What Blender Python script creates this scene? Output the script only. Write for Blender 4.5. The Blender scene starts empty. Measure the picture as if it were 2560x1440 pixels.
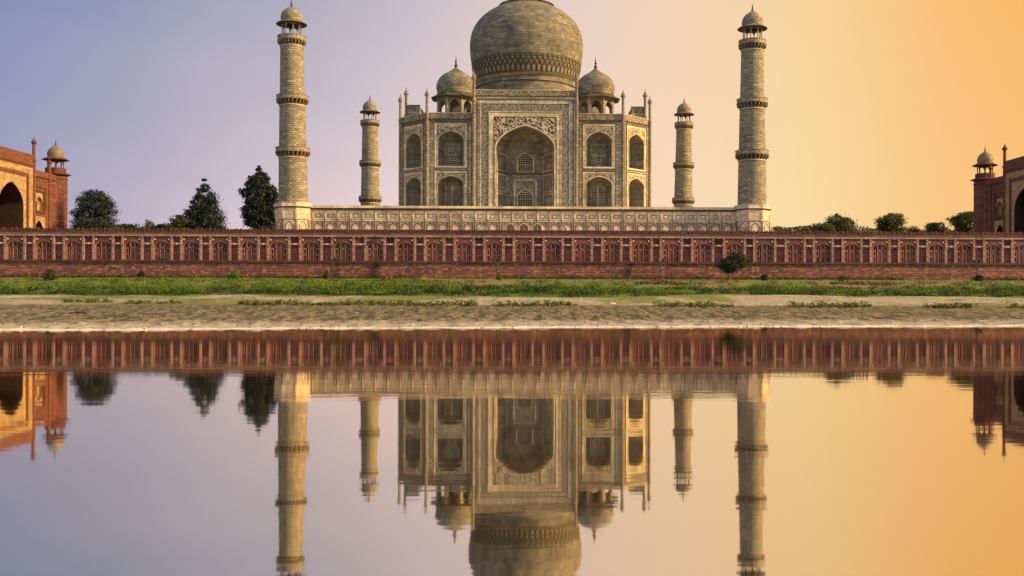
import bpy, math, random
import numpy as np
from mathutils import Vector
random.seed(7); RNG = np.random.default_rng(11)
C = bpy.context.scene.collection
R = math.radians; PI = math.pi

# ------------------------------------------------------------------ camera
FPX, PPX, HY = 2453.0, 1399.0, 735.0          # focal length and principal point in pixels of the 2560 px photograph
CX, CH, YAW, ROLL = 2.05, 1.6, R(1.5), 0.0026
cam = bpy.data.cameras.new('camera'); co = bpy.data.objects.new('camera', cam); C.objects.link(co)
cam.sensor_width = 36.0; cam.lens = FPX/2560*36
cam.shift_x = (1280-PPX)/2560; cam.shift_y = (HY-720)/2560
cam.clip_start = 0.1; cam.clip_end = 12000
co.location = (CX, 0, CH)
from mathutils import Matrix
co.matrix_world = Matrix.Translation((CX,0,CH)) @ Matrix.Rotation(-YAW,4,'Z') @ Matrix.Rotation(PI/2,4,'X') @ Matrix.Rotation(ROLL,4,'Z')
bpy.context.scene.camera = co
def at(px, py, Y):
    """pixel of the photograph on the plane at depth Y -> world x, z"""
    a, b = px-PPX, py-HY
    a2 = a+ROLL*b; b2 = b-ROLL*a
    u = a2/FPX
    # direction: u*right + forward ; right=(cosY,-sinY) forward=(sinY,cosY)
    dx = u*math.cos(YAW)+math.sin(YAW); dy = -u*math.sin(YAW)+math.cos(YAW)
    k = Y/dy
    return CX+dx*k, CH-b2/FPX*k
def ax(px, Y): return at(px, HY, Y)[0]

# ------------------------------------------------------------------ world + sun
def lin(c):
    return tuple(((v/255)/12.92 if v/255 <= .04045 else ((v/255+.055)/1.055)**2.4) for v in c)+(1.0,)
SUN_EL, SUN_AZ = R(24), R(101)                # azimuth clockwise from +Y (the view direction)
W = bpy.data.worlds.new('World'); bpy.context.scene.world = W; W.use_nodes = True
nt = W.node_tree; N = nt.nodes; L = nt.links
for n in list(N): N.remove(n)
def nd(tree, typ, **kw):
    n = tree.nodes.new(typ)
    for k, v in kw.items(): setattr(n, k, v)
    return n
def M2(tree, op, a, b=None, c=None):
    n = nd(tree, 'ShaderNodeMath', operation=op)
    for i, v in enumerate((a, b, c)):
        if v is None: continue
        if isinstance(v, (int, float)): n.inputs[i].default_value = v
        else: tree.links.new(v, n.inputs[i])
    return n.outputs[0]
def mixc(tree, fac, a, b, mode='MIX'):
    n = nd(tree, 'ShaderNodeMix', data_type='RGBA', blend_type=mode)
    for s, v in ((n.inputs[0], fac), (n.inputs[6], a), (n.inputs[7], b)):
        if isinstance(v, (int, float)): s.default_value = v
        elif isinstance(v, tuple): s.default_value = v if len(v) == 4 else v+(1,)
        else: tree.links.new(v, s)
    return n.outputs[2]
def ramp(tree, fac, pts, interp='LINEAR'):
    n = nd(tree, 'ShaderNodeValToRGB'); n.color_ramp.interpolation = interp
    e = n.color_ramp.elements
    while len(e) > 1: e.remove(e[-1])
    e[0].position = pts[0][0]; e[0].color = pts[0][1]
    for p, c in pts[1:]:
        q = e.new(p); q.color = c
    tree.links.new(fac, n.inputs[0]); return n.outputs[0]
def maprange(tree, v, a, b, c=0.0, d=1.0, smooth=True):
    n = nd(tree, 'ShaderNodeMapRange', interpolation_type='SMOOTHSTEP' if smooth else 'LINEAR')
    tree.links.new(v, n.inputs[0])
    for i, x in zip((1, 2, 3, 4), (a, b, c, d)): n.inputs[i].default_value = x
    return n.outputs[0]
tc = nd(nt, 'ShaderNodeTexCoord'); sx = nd(nt, 'ShaderNodeSeparateXYZ'); L.new(tc.outputs['Generated'], sx.inputs[0])
X_, Y_, Z_ = sx.outputs
hyp = M2(nt, 'SQRT', M2(nt, 'ADD', M2(nt, 'MULTIPLY', X_, X_), M2(nt, 'ADD', M2(nt, 'MULTIPLY', Y_, Y_), 1e-4)))
s01 = M2(nt, 'MULTIPLY_ADD', M2(nt, 'DIVIDE', X_, hyp), 0.5, 0.5)
q = lambda s: (s+1)/2
low = ramp(nt, s01, [(q(-1), lin((95,105,150))), (q(-.50), lin((170,165,190))), (q(-.38), lin((200,186,202))), (q(-.27), lin((230,208,214))),
    (q(-.12), lin((250,220,214))), (q(.02), lin((253,222,200))), (q(.14), lin((255,222,184))), (q(.26), lin((255,224,166))),
    (q(.37), lin((255,206,138))), (q(.5), lin((255,192,114))), (q(1), lin((255,200,110)))])
high = ramp(nt, s01, [(q(-1), lin((80,110,170))), (q(-.50), lin((94,126,182))), (q(-.38), lin((114,138,178))), (q(-.24), lin((146,156,184))),
    (q(-.12), lin((192,186,200))), (q(0), lin((226,206,204))), (q(.14), lin((246,214,184))), (q(.28), lin((254,212,154))),
    (q(.40), lin((255,192,108))), (q(.5), lin((254,176,84))), (q(1), lin((255,190,100)))])
nz = nd(nt, 'ShaderNodeTexNoise'); nz.inputs['Scale'].default_value = 2.2; nz.inputs['Detail'].default_value = 3
mp = nd(nt, 'ShaderNodeMapping'); mp.inputs['Scale'].default_value = (1, 1, 3.5); L.new(tc.outputs['Generated'], mp.inputs[0]); L.new(mp.outputs[0], nz.inputs['Vector'])
elev = M2(nt, 'ADD', Z_, M2(nt, 'MULTIPLY_ADD', nz.outputs[0], 0.16, -0.08))
grad = mixc(nt, maprange(nt, elev, 0.04, 0.36, smooth=False), low, high)
zen = lin((130,135,160))
grad = mixc(nt, maprange(nt, Z_, 0.30, 0.9), grad, zen)
grad = mixc(nt, maprange(nt, Y_, 0.45, -0.5), grad, tuple(v*0.95 for v in lin((222,220,222))[:3])+(1,))  # unseen sky behind the camera, raised as fill for the front faces
sky = nd(nt, 'ShaderNodeTexSky', sky_type='NISHITA'); sky.sun_disc = False; sky.sun_elevation = SUN_EL; sky.sun_rotation = SUN_AZ
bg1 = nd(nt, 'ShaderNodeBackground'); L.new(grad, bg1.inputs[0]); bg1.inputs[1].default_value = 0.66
bg2 = nd(nt, 'ShaderNodeBackground'); L.new(sky.outputs[0], bg2.inputs[0]); bg2.inputs[1].default_value = 0.05
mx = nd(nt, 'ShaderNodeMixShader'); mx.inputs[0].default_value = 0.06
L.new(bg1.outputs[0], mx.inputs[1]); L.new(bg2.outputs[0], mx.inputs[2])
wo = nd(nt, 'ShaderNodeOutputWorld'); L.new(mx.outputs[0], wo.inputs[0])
sd = bpy.data.lights.new('sun', 'SUN'); so = bpy.data.objects.new('sun', sd); C.objects.link(so)
sd.energy = 5.0; sd.angle = R(0.8); sd.color = (1.0, 0.62, 0.24)
sdir = Vector((math.sin(SUN_AZ)*math.cos(SUN_EL), math.cos(SUN_AZ)*math.cos(SUN_EL), math.sin(SUN_EL)))
so.rotation_euler = sdir.to_track_quat('Z', 'Y').to_euler()
vs = bpy.context.scene.view_settings
vs.view_transform = 'Standard'; vs.look = 'None'; vs.exposure = 0.6; vs.gamma = 1.0

# ------------------------------------------------------------------ materials
MATS = {}
def newmat(name):
    m = bpy.data.materials.new(name); m.use_nodes = True
    t = m.node_tree
    b = t.nodes['Principled BSDF']; MATS[name] = m
    return m, t, b
def noise(t, vec, scale, detail=4, rough=.6, stretch=None):
    if stretch:
        mp = nd(t, 'ShaderNodeMapping'); mp.inputs['Scale'].default_value = stretch; t.links.new(vec, mp.inputs[0]); vec = mp.outputs[0]
    n = nd(t, 'ShaderNodeTexNoise'); n.inputs['Scale'].default_value = scale; n.inputs['Detail'].default_value = detail
    n.inputs['Roughness'].default_value = rough; t.links.new(vec, n.inputs['Vector']); return n.outputs[0]
def uvn(t): return nd(t, 'ShaderNodeTexCoord').outputs['UV']
def objn(t): return nd(t, 'ShaderNodeTexCoord').outputs['Object']
def posn(t): return nd(t, 'ShaderNodeNewGeometry').outputs['Position']
def varyc(t, col, v):
    oi = nd(t, 'ShaderNodeObjectInfo'); wn = nd(t, 'ShaderNodeTexWhiteNoise', noise_dimensions='1D'); t.links.new(oi.outputs['Random'], wn.inputs['W'])
    col = mixc(t, 1.0, col, ramp(t, oi.outputs['Random'], [(0, (1-v,1-v,1-v,1)), (1, (1+v,1+v,1+v,1))]), 'MULTIPLY')
    return mixc(t, v, col, mixc(t, 1.0, col, wn.outputs['Color'], 'MULTIPLY'))
def stone(name, c1, c2, mortar, bw=1.1, bh=.5, ms=.05, dirt=(.1,.08,.06), dirtamt=.5, streak=.4, rough=.75, tint=None, bump=.4, vary=0, tst=None):
    m, t, b = newmat(name); uv = uvn(t); pos = posn(t)
    br = nd(t, 'ShaderNodeTexBrick'); t.links.new(uv, br.inputs['Vector'])
    br.inputs['Color1'].default_value = c1+(1,); br.inputs['Color2'].default_value = c2+(1,); br.inputs['Mortar'].default_value = mortar+(1,)
    br.inputs['Scale'].default_value = 1; br.inputs['Brick Width'].default_value = bw; br.inputs['Row Height'].default_value = bh
    br.inputs['Mortar Size'].default_value = ms; br.inputs['Mortar Smooth'].default_value = .3; br.inputs['Bias'].default_value = 0
    # a second, coarser course of blocks breaks the regular two-tone
    b2 = nd(t, 'ShaderNodeTexBrick'); t.links.new(uv, b2.inputs['Vector']); b2.inputs['Scale'].default_value = 1
    b2.inputs['Color1'].default_value = (.60,.60,.63,1); b2.inputs['Color2'].default_value = (1.28,1.25,1.15,1); b2.inputs['Mortar'].default_value = (1,1,1,1)
    b2.inputs['Brick Width'].default_value = bw*2; b2.inputs['Row Height'].default_value = bh; b2.inputs['Mortar Size'].default_value = 0; b2.offset = .37
    col = mixc(t, .8, br.outputs[0], b2.outputs[0], 'MULTIPLY')
    n1 = noise(t, pos, .35, 6, .65); col = mixc(t, maprange(t, n1, .42, .72, 0, dirtamt), col, dirt)
    n2 = noise(t, pos, 1.0, 5, .7, (1.2, 1.2, .12)); col = mixc(t, maprange(t, n2, .5, .75, 0, streak), col, dirt)
    n3 = noise(t, pos, 2.6, 4, .7); col = mixc(t, 1.0, col, ramp(t, n3, [(.25, (.72,.72,.72,1)), (.55, (1,1,1,1)), (.8, (1.18,1.15,1.1,1))]), 'MULTIPLY')
    if tint:
        n4 = noise(t, pos, .9, 3, .6, tst); col = mixc(t, maprange(t, n4, .5, .68, 0, tint[1]), col, tint[0])
    if vary: col = varyc(t, col, vary)
    t.links.new(col, b.inputs['Base Color']); b.inputs['Roughness'].default_value = rough
    bp = nd(t, 'ShaderNodeBump'); bp.inputs['Strength'].default_value = bump; bp.inputs['Distance'].default_value = .15
    h = mixc(t, .5, br.outputs['Fac'], n3); inv = M2(t, 'SUBTRACT', 1.0, h); t.links.new(inv, bp.inputs['Height']); t.links.new(bp.outputs[0], b.inputs['Normal'])
    return m
def plain(name, c, rough=.7, ns=1.5, amt=.35, dark=.6, vary=0):
    m, t, b = newmat(name); n = noise(t, posn(t), ns, 5, .65)
    col = mixc(t, maprange(t, n, .35, .7, 0, amt), c+(1,), tuple(v*dark for v in c)+(1,))
    if vary: col = varyc(t, col, vary)
    t.links.new(col, b.inputs['Base Color']); b.inputs['Roughness'].default_value = rough; return m
marble = stone('marble', (.74,.67,.49), (.54,.50,.39), (.20,.175,.13), 1.5, .75, .06, (.17,.14,.09), .6, .7, tint=((.27,.30,.32,1), .35))
marble_trim = stone('marble_trim', (.86,.76,.52), (.74,.65,.46), (.27,.22,.15), 2.2, 1.1, .04, (.2,.16,.1), .5, .5)
marble_niche_shaded = stone('marble_niche_shaded', (.36,.34,.275), (.25,.24,.205), (.10,.09,.08), 1.8, 1.3, .06, (.10,.09,.07), .7, .35, tint=((.20,.22,.24,1), .5))  # discoloured niche marble, darkened further to carry the shade of the recesses
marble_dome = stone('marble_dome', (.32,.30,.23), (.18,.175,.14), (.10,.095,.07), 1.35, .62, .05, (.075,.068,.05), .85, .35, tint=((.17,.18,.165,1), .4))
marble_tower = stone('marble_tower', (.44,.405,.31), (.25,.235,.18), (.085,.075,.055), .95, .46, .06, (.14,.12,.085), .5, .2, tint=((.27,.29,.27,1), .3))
marble_plinth = stone('marble_plinth', (.82,.74,.56), (.70,.64,.50), (.32,.26,.17), 1.3, .8, .04, (.27,.22,.14), .5, .6, tint=((.40,.40,.40,1), .3))
dark_trim = plain('weathered_trim', (.085,.07,.045), .8)
finial_m = plain('dark_bronze', (.07,.05,.035), .5)
pane = plain('dark_pane', (.02,.018,.017), .4)
pane_blue = plain('bluish_screen', (.42,.42,.52), .6)
# inlay of flower scrolls and lettering bands
def inlay(name, base, ink, scale, lo, hi, kind='floral', stretch=(1,1,1)):
    m, t, b = newmat(name); uv = uvn(t)
    mp = nd(t, 'ShaderNodeMapping'); mp.inputs['Scale'].default_value = stretch; t.links.new(uv, mp.inputs[0])
    if kind == 'floral':
        nn = noise(t, mp.outputs[0], scale*.7, 2, .5)
        wv = nd(t, 'ShaderNodeTexVoronoi', feature='SMOOTH_F1', voronoi_dimensions='2D'); wv.inputs['Scale'].default_value = scale
        dis = nd(t, 'ShaderNodeVectorMath', operation='ADD'); t.links.new(mp.outputs[0], dis.inputs[0])
        cmb = nd(t, 'ShaderNodeCombineXYZ'); t.links.new(M2(t, 'MULTIPLY', nn, .9/scale*2), cmb.inputs[0]); t.links.new(M2(t, 'MULTIPLY', nn, -.9/scale*2), cmb.inputs[1]); t.links.new(cmb.outputs[0], dis.inputs[1])
        t.links.new(dis.outputs[0], wv.inputs['Vector'])
        w = M2(t, 'SINE', M2(t, 'MULTIPLY', wv.outputs['Distance'], 13.0))
        f = maprange(t, w, lo, hi)
    else:
        w = noise(t, mp.outputs[0], scale, 3, .75); f = maprange(t, w, lo, hi)
    n1 = noise(t, posn(t), .8, 4, .6)
    bc = mixc(t, maprange(t, n1, .4, .7), base+(1,), tuple(v*.7 for v in base)+(1,))
    t.links.new(mixc(t, f, bc, ink+(1,)), b.inputs['Base Color']); b.inputs['Roughness'].default_value = .7; return m
floral_big = inlay('floral_inlay', (.56,.50,.37), (.045,.04,.045), 1.15, -.1, .2)
floral_small = inlay('small_floral_inlay', (.52,.46,.32), (.13,.11,.08), 1.5, -.2, .4)
letters = inlay('lettering_inlay', (.36,.34,.28), (.075,.075,.085), 2.6, .47, .53, 'letters', (1,1,1))
parapet_m = inlay('carved_parapet', (.36,.31,.22), (.12,.10,.07), 1.4, 0, .4)
# sandstone
sand_low = stone('red_sandstone_courses', (.36,.118,.10), (.20,.066,.064), (.10,.042,.04), 2.6, .5, .07, (.10,.05,.05), .7, .85, tint=((.52,.29,.16,1), .6), tst=(1.1,1.1,2.6))
sand_wall = stone('red_sandstone', (.30,.085,.088), (.22,.064,.07), (.11,.038,.04), 1.0, .4, .04, (.09,.04,.04), .7, .8, vary=.22)
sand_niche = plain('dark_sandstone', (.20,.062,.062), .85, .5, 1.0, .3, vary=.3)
pink = stone('pink_sandstone', (.74,.43,.39), (.60,.34,.32), (.32,.17,.16), .7, .5, .05, (.26,.14,.11), .6, .6, vary=.1)
railm = stone('sandstone_railing', (.15,.055,.04), (.11,.04,.03), (.04,.015,.015), 1.3, 3, .05, (.08,.03,.03), .6, .5)
line_m = stone('pink_inlay_lines', (.52,.27,.23), (.44,.22,.19), (.3,.15,.13), .6, .5, .02, (.2,.09,.08), .7, .5, vary=.15)
dot_m = plain('white_marble_dot', (.8,.72,.55), .6)
msand = stone('mosque_sandstone', (.225,.085,.05), (.155,.057,.036), (.10,.04,.027), 1.0, .5, .05, (.10,.04,.03), .8, .7)
mcream = stone('mosque_marble', (.48,.37,.20), (.37,.28,.155), (.28,.19,.09), 1.2, .6, .04, (.26,.15,.07), .7, .6)
mdark = plain('mosque_dark_stone', (.13,.04,.035), .85, .5, .7, .5)  # dark red stone for niches, mouldings, eaves and balconies
mdeep = plain('hall_arch_shade', (.055,.022,.022), .9, .5, .8, .5)  # portal interior: deep shade put into a near-black stone colour
mwhite = plain('mosque_dome_marble', (.20,.165,.12), .6, .6, .5)
metal = plain('dark_metal', (.03,.025,.022), .5)
# water
wm, t, b = newmat('river_water')
t.nodes.remove(b)
pos = posn(t)
gl = nd(t, 'ShaderNodeBsdfGlossy'); gl.inputs['Color'].default_value = (1,.92,.79,1); gl.inputs['Roughness'].default_value = .032
df = nd(t, 'ShaderNodeBsdfDiffuse'); df.inputs['Color'].default_value = (.03,.02,.018,1)
n1 = noise(t, pos, .9, 3, .5, (.35, 1.6, 1)); n2 = noise(t, pos, 5.0, 2, .5, (.4, 1.3, 1)); n3 = noise(t, pos, .045, 3, .6, (.5, 1, 1))
hh = M2(t, 'ADD', M2(t, 'MULTIPLY', n1, .0016), M2(t, 'MULTIPLY', M2(t, 'MULTIPLY', n2, .00035), maprange(t, n3, .47, .66, .1, 4.0)))
bp = nd(t, 'ShaderNodeBump'); bp.inputs['Strength'].default_value = 1.0; bp.inputs['Distance'].default_value = 1.0; t.links.new(hh, bp.inputs['Height'])
t.links.new(bp.outputs[0], gl.inputs['Normal'])
fr = nd(t, 'ShaderNodeFresnel'); fr.inputs[0].default_value = 1.33
ms = nd(t, 'ShaderNodeMixShader'); t.links.new(M2(t, 'MULTIPLY_ADD', fr.outputs[0], .19, .80), ms.inputs[0])
t.links.new(df.outputs[0], ms.inputs[1]); t.links.new(gl.outputs[0], ms.inputs[2]); t.links.new(ms.outputs[0], t.nodes['Material Output'].inputs[0])
# foliage
def leafm(name, c, c2, trans=.25, sc=.5):
    m, t, b = newmat(name); g = posn(t); n = noise(t, g, sc, 3, .6)
    n2 = noise(t, g, sc*7, 2, .5)
    col = mixc(t, maprange(t, n, .38, .62), c+(1,), c2+(1,)); col = mixc(t, 1.0, col, ramp(t, n2, [(.3, (.6,.6,.6,1)), (.7, (1.35,1.35,1.3,1))]), 'MULTIPLY')
    t.links.new(col, b.inputs['Base Color']); b.inputs['Roughness'].default_value = .65
    tr = nd(t, 'ShaderNodeBsdfTranslucent'); t.links.new(col, tr.inputs[0]); mx = nd(t, 'ShaderNodeMixShader'); mx.inputs[0].default_value = trans
    t.links.new(b.outputs[0], mx.inputs[1]); t.links.new(tr.outputs[0], mx.inputs[2]); t.links.new(mx.outputs[0], t.nodes['Material Output'].inputs[0]); return m
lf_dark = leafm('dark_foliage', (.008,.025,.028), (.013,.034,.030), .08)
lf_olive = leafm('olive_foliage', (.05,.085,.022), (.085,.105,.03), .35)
lf_scrub = leafm('scrub_foliage', (.155,.25,.009), (.045,.11,.010), .3, .3)
lf_scrub2 = leafm('dry_scrub_foliage', (.10,.085,.035), (.05,.07,.02), .2, .3)
lf_shore = leafm('shore_foliage', (.06,.13,.012), (.10,.13,.015), .25, 1.5)
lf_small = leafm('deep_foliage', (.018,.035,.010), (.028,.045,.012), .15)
bark = plain('bark', (.07,.045,.03), .9)

# ------------------------------------------------------------------ mesh builder
class Fr:
    """vertical frame: u along the wall, v up, w outwards"""
    def __init__(s, o, t): s.o = Vector(o); s.t = Vector(t).normalized(); s.n = s.t.cross(Vector((0,0,1)))
    def P(s, u, v, w=0): return s.o+s.t*u+Vector((0,0,v))+s.n*w
WF = Fr((0,0,0), (1,0,0))
class MB:
    def __init__(s): s.v = []; s.f = []; s.uv = []; s.m = []; s.mats = []
    def mi(s, m):
        if m not in s.mats: s.mats.append(m)
        return s.mats.index(m)
    def face(s, ps, m, uvs=None):
        i = len(s.v); s.v += [tuple(p) for p in ps]; s.f.append(tuple(range(i, i+len(ps)))); s.m.append(s.mi(m))
        if uvs is None:
            p = [Vector(q) for q in ps]; n = Vector((0,0,0))
            for k in range(len(p)): n += (p[k]-p[0]).cross(p[(k+1) % len(p)]-p[0])
            if n.length > 0: n.normalize()
            if abs(n.z) > .75: uvs = [(q.x, q.y) for q in p]
            else:
                t = Vector((0,0,1)).cross(n)
                t = t.normalized() if t.length > 0 else Vector((1,0,0))
                uvs = [(q.dot(t), q.z) for q in p]
        s.uv += [tuple(u) for u in uvs]
    def box(s, F, u0, u1, v0, v1, w0, w1, m):
        a = [F.P(u, v, w) for w in (w0, w1) for v in (v0, v1) for u in (u0, u1)]
        for q in ((4,5,7,6), (1,0,2,3), (0,4,6,2), (5,1,3,7), (6,7,3,2), (0,1,5,4)): s.face([a[k] for k in q], m)
    def rect(s, F, u0, u1, v0, v1, w, m): s.face([F.P(u0,v0,w), F.P(u1,v0,w), F.P(u1,v1,w), F.P(u0,v1,w)], m)
    def lathe(s, c, prof, m, seg=32, ph=0, flat=False, caps=True):
        rm = max(r for r, z in prof); L_ = 0
        for k in range(len(prof)-1):
            (r0, z0), (r1, z1) = prof[k], prof[k+1]; d = math.hypot(r1-r0, z1-z0)
            mm = m[k] if isinstance(m, list) else m
            for i in range(seg):
                a, b_ = ph+2*PI*i/seg, ph+2*PI*(i+1)/seg
                P = lambda r, z, an: (c[0]+r*math.cos(an), c[1]+r*math.sin(an), c[2]+z)
                uvs = [(a*rm, L_), (b_*rm, L_), (b_*rm, L_+d), (a*rm, L_+d)]
                if r0 < 1e-6: s.face([P(r0,z0,a), P(r1,z1,b_), P(r1,z1,a)], mm, [uvs[0], uvs[2], uvs[3]])
                elif r1 < 1e-6: s.face([P(r0,z0,a), P(r0,z0,b_), P(r1,z1,a)], mm, uvs[:3])
                else: s.face([P(r0,z0,a), P(r0,z0,b_), P(r1,z1,b_), P(r1,z1,a)], mm, uvs)
            L_ += d
    def tube(s, p0, p1, r0, r1, m, seg=7):
        p0, p1 = Vector(p0), Vector(p1); d = (p1-p0).normalized(); a = d.orthogonal().normalized(); b_ = d.cross(a)
        R0 = [p0+(a*math.cos(2*PI*i/seg)+b_*math.sin(2*PI*i/seg))*r0 for i in range(seg)]
        R1 = [p1+(a*math.cos(2*PI*i/seg)+b_*math.sin(2*PI*i/seg))*r1 for i in range(seg)]
        for i in range(seg): j = (i+1) % seg; s.face([R0[i], R0[j], R1[j], R1[i]], m)
        s.face(R1, m); s.face(R0[::-1], m)
    def build(s, name, parent=None, smooth=False, merge=False):
        me = bpy.data.meshes.new(name); me.from_pydata(s.v, [], s.f)
        for m in s.mats: me.materials.append(m)
        me.polygons.foreach_set('material_index', s.m)
        ul = me.uv_layers.new(name='UVMap'); ul.data.foreach_set('uv', np.array(s.uv, 'f').ravel())
        if merge or smooth:
            import bmesh
            bm = bmesh.new(); bm.from_mesh(me); bmesh.ops.remove_doubles(bm, verts=bm.verts, dist=1e-4); bm.to_mesh(me); bm.free()
        if smooth:
            for p in me.polygons: p.use_smooth = True
            me.set_sharp_from_angle(angle=R(38))
        o = bpy.data.objects.new(name, me); C.objects.link(o)
        if parent: o.parent = parent
        return o
def tag(o, label=None, cat=None, group=None, kind=None):
    for k, v in (('label', label), ('category', cat), ('group', group), ('kind', kind)):
        if v: o[k] = v
    return o
def thing(name, label, cat, loc, group=None, rz=0):
    o = bpy.data.objects.new(name, None); C.objects.link(o); o.location = loc; o.rotation_euler = (0,0,rz); o.empty_display_size = .2
    return tag(o, label, cat, group)
def kids(o): return [c for c in list(bpy.data.objects) if c.parent == o]
def dup(o, parent=None, loc=None, label=None):
    c = o.copy(); C.objects.link(c)
    if parent: c.parent = parent
    if loc is not None: c.location = loc
    if label: c['label'] = label
    for k in kids(o): dup(k, c)
    return c

# pointed (four-centred) arch: list of (halfwidth, v) going up
def arch_pts(w, s, a, n=12):
    out = []
    for i in range(n+1):
        q_ = (i/n)**1.7
        out.append((w*(1-q_), s+(a-s)*(.70*math.sqrt(max(0, 1-(1-q_)**2.2))+.30*q_)))
    return out
def arch_face(mb, F, u0, u1, v0, v1, cx, w, vb, s, a, wo, m, n=12):
    """flat wall at depth wo with an arched opening"""
    if cx-w > u0+1e-4: mb.rect(F, u0, cx-w, v0, v1, wo, m)
    if u1 > cx+w+1e-4: mb.rect(F, cx+w, u1, v0, v1, wo, m)
    if vb > v0+1e-4: mb.rect(F, cx-w, cx+w, v0, vb, wo, m)
    P = arch_pts(w, s, a, n)
    for (x0, y0), (x1, y1) in zip(P, P[1:]):
        for sg in (-1, 1):
            q_ = [F.P(cx+sg*x0, y0, wo), F.P(cx+sg*x1, y1, wo), F.P(cx+sg*x1, v1, wo), F.P(cx+sg*x0, v1, wo)]
            mb.face(q_ if sg < 0 else q_[::-1], m)
def niche(mb, F, cx, w, vb, s, a, wo, D, m, splay=.55, straight=.3, n=12, back=True):
    lev = [(w, vb), (w, s)]+arch_pts(w, s, a, n)[1:]
    rows = []
    for hw, v in lev:
        d = D if v <= s else D*math.sqrt(max(0.0, 1-((v-s)/(a-s))**2))*.9+D*.1*(1-(v-s)/(a-s))
        st = straight*d
        rows.append([F.P(cx-hw, v, wo), F.P(cx-hw, v, wo-st), F.P(cx-hw*splay, v, wo-d), F.P(cx+hw*splay, v, wo-d), F.P(cx+hw, v, wo-st), F.P(cx+hw, v, wo)])
    for r0, r1 in zip(rows, rows[1:]):
        for k in range(5):
            if (r1[k]-r1[k+1]).length < 1e-5: mb.face([r0[k], r0[k+1], r1[k]], m)
            else: mb.face([r0[k], r0[k+1], r1[k+1], r1[k]], m)
    r = rows[0]; mb.face([r[5], r[4], r[3], r[2], r[1], r[0]], m)
def arch_band(mb, F, cx, w, s, a, th, w0, w1, m, vb=None, n=12):
    """raised moulding following an arch"""
    A = arch_pts(w, s, a, n); B = arch_pts(w+th, s, a+th*1.15, n)
    if vb is not None: A = [(w, vb)]+A; B = [(w+th, vb)]+B
    for sg in (-1, 1):
        for i in range(len(A)-1):
            p = [(A[i]), (A[i+1]), (B[i+1]), (B[i])]
            f = [F.P(cx+sg*x, y, w1) for x, y in p]; g = [F.P(cx+sg*x, y, w0) for x, y in p]
            mb.face(f if sg > 0 else f[::-1], m); mb.face([f[0], f[1], g[1], g[0]], m); mb.face([f[3], f[2], g[2], g[3]], m)
def spandrel(mb, F, cx, w, s, a, top, half, wo, m, n=12):
    P = arch_pts(w, s, a, n)
    for (x0, y0), (x1, y1) in zip(P, P[1:]):
        for sg in (-1, 1):
            q_ = [F.P(cx+sg*x0, y0, wo), F.P(cx+sg*x1, y1, wo), F.P(cx+sg*x1, top, wo), F.P(cx+sg*x0, top, wo)]
            mb.face(q_ if sg < 0 else q_[::-1], m)
    if half > w: 
        for sg in (-1, 1):
            a0, b0 = sorted((cx+sg*w, cx+sg*half)); mb.rect(F, a0, b0, s, top, wo, m)
def rim(mb, F, u0, u1, v0, v1, th, w0, w1, m, bottom=True, thb=None):
    mb.box(F, u0, u0+th, v0, v1, w0, w1, m); mb.box(F, u1-th, u1, v0, v1, w0, w1, m)
    mb.box(F, u0+th, u1-th, v1-th, v1, w0, w1, m)
    if bottom: mb.box(F, u0+th, u1-th, v0, v0+(thb or th), w0, w1, m)
def lattice_window(F, cx, w, vb, s, a, wo, parent, name='window', step=.42, major=3):
    mb = MB()
    P = arch_pts(w, s, a, 8)
    poly = [F.P(cx-w, vb, wo+.03), F.P(cx+w, vb, wo+.03)]+[F.P(cx+x, y, wo+.03) for x, y in P]+[F.P(cx-x, y, wo+.03) for x, y in P[::-1][1:]]
    mb.face(poly, pane)
    def hwv(v):
        if v <= s: return w
        for (x0, y0), (x1, y1) in zip(P, P[1:]):
            if v <= y1: return x0+(x1-x0)*(v-y0)/max(1e-6, y1-y0)
        return 0
    k = int(2*w/step)
    for i in range(k+1):
        u = -w+2*w*i/k; th = .06 if i % major == 0 else .03
        top = a
        for j in range(60):
            v = s+(a-s)*j/59
            if hwv(v) < abs(u)-1e-3: top = v; break
        mb.box(F, cx+u-th, cx+u+th, vb, top, wo+.04, wo+.10+(.03 if i % major == 0 else 0), marble_trim)
    kk = int((a-vb)/step)
    for j in range(kk+1):
        v = vb+(a-vb)*j/kk; h = hwv(v); th = .06 if j % major == 0 else .03
        if h > .1: mb.box(F, cx-h, cx+h, v-th, v+th, wo+.05, wo+.12+(.04 if j % major == 0 else 0), marble_trim)
    return mb.build(name, parent)
FINIAL = [(.10,0),(.16,.12),(.42,.5),(.16,.85),(.10,1.0),(.3,1.3),(.12,1.6),(.08,1.75),(.2,1.95),(.07,2.15),(.05,2.7),(0,3.0)]
def finial(c, h, parent, m=None, rs=1.0):
    mb = MB(); k = h/3.0; mb.lathe(c, [(r*k*rs*1.15, z*k) for r, z in FINIAL], m or finial_m, 10); return mb.build('finial', parent, smooth=True)

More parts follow.
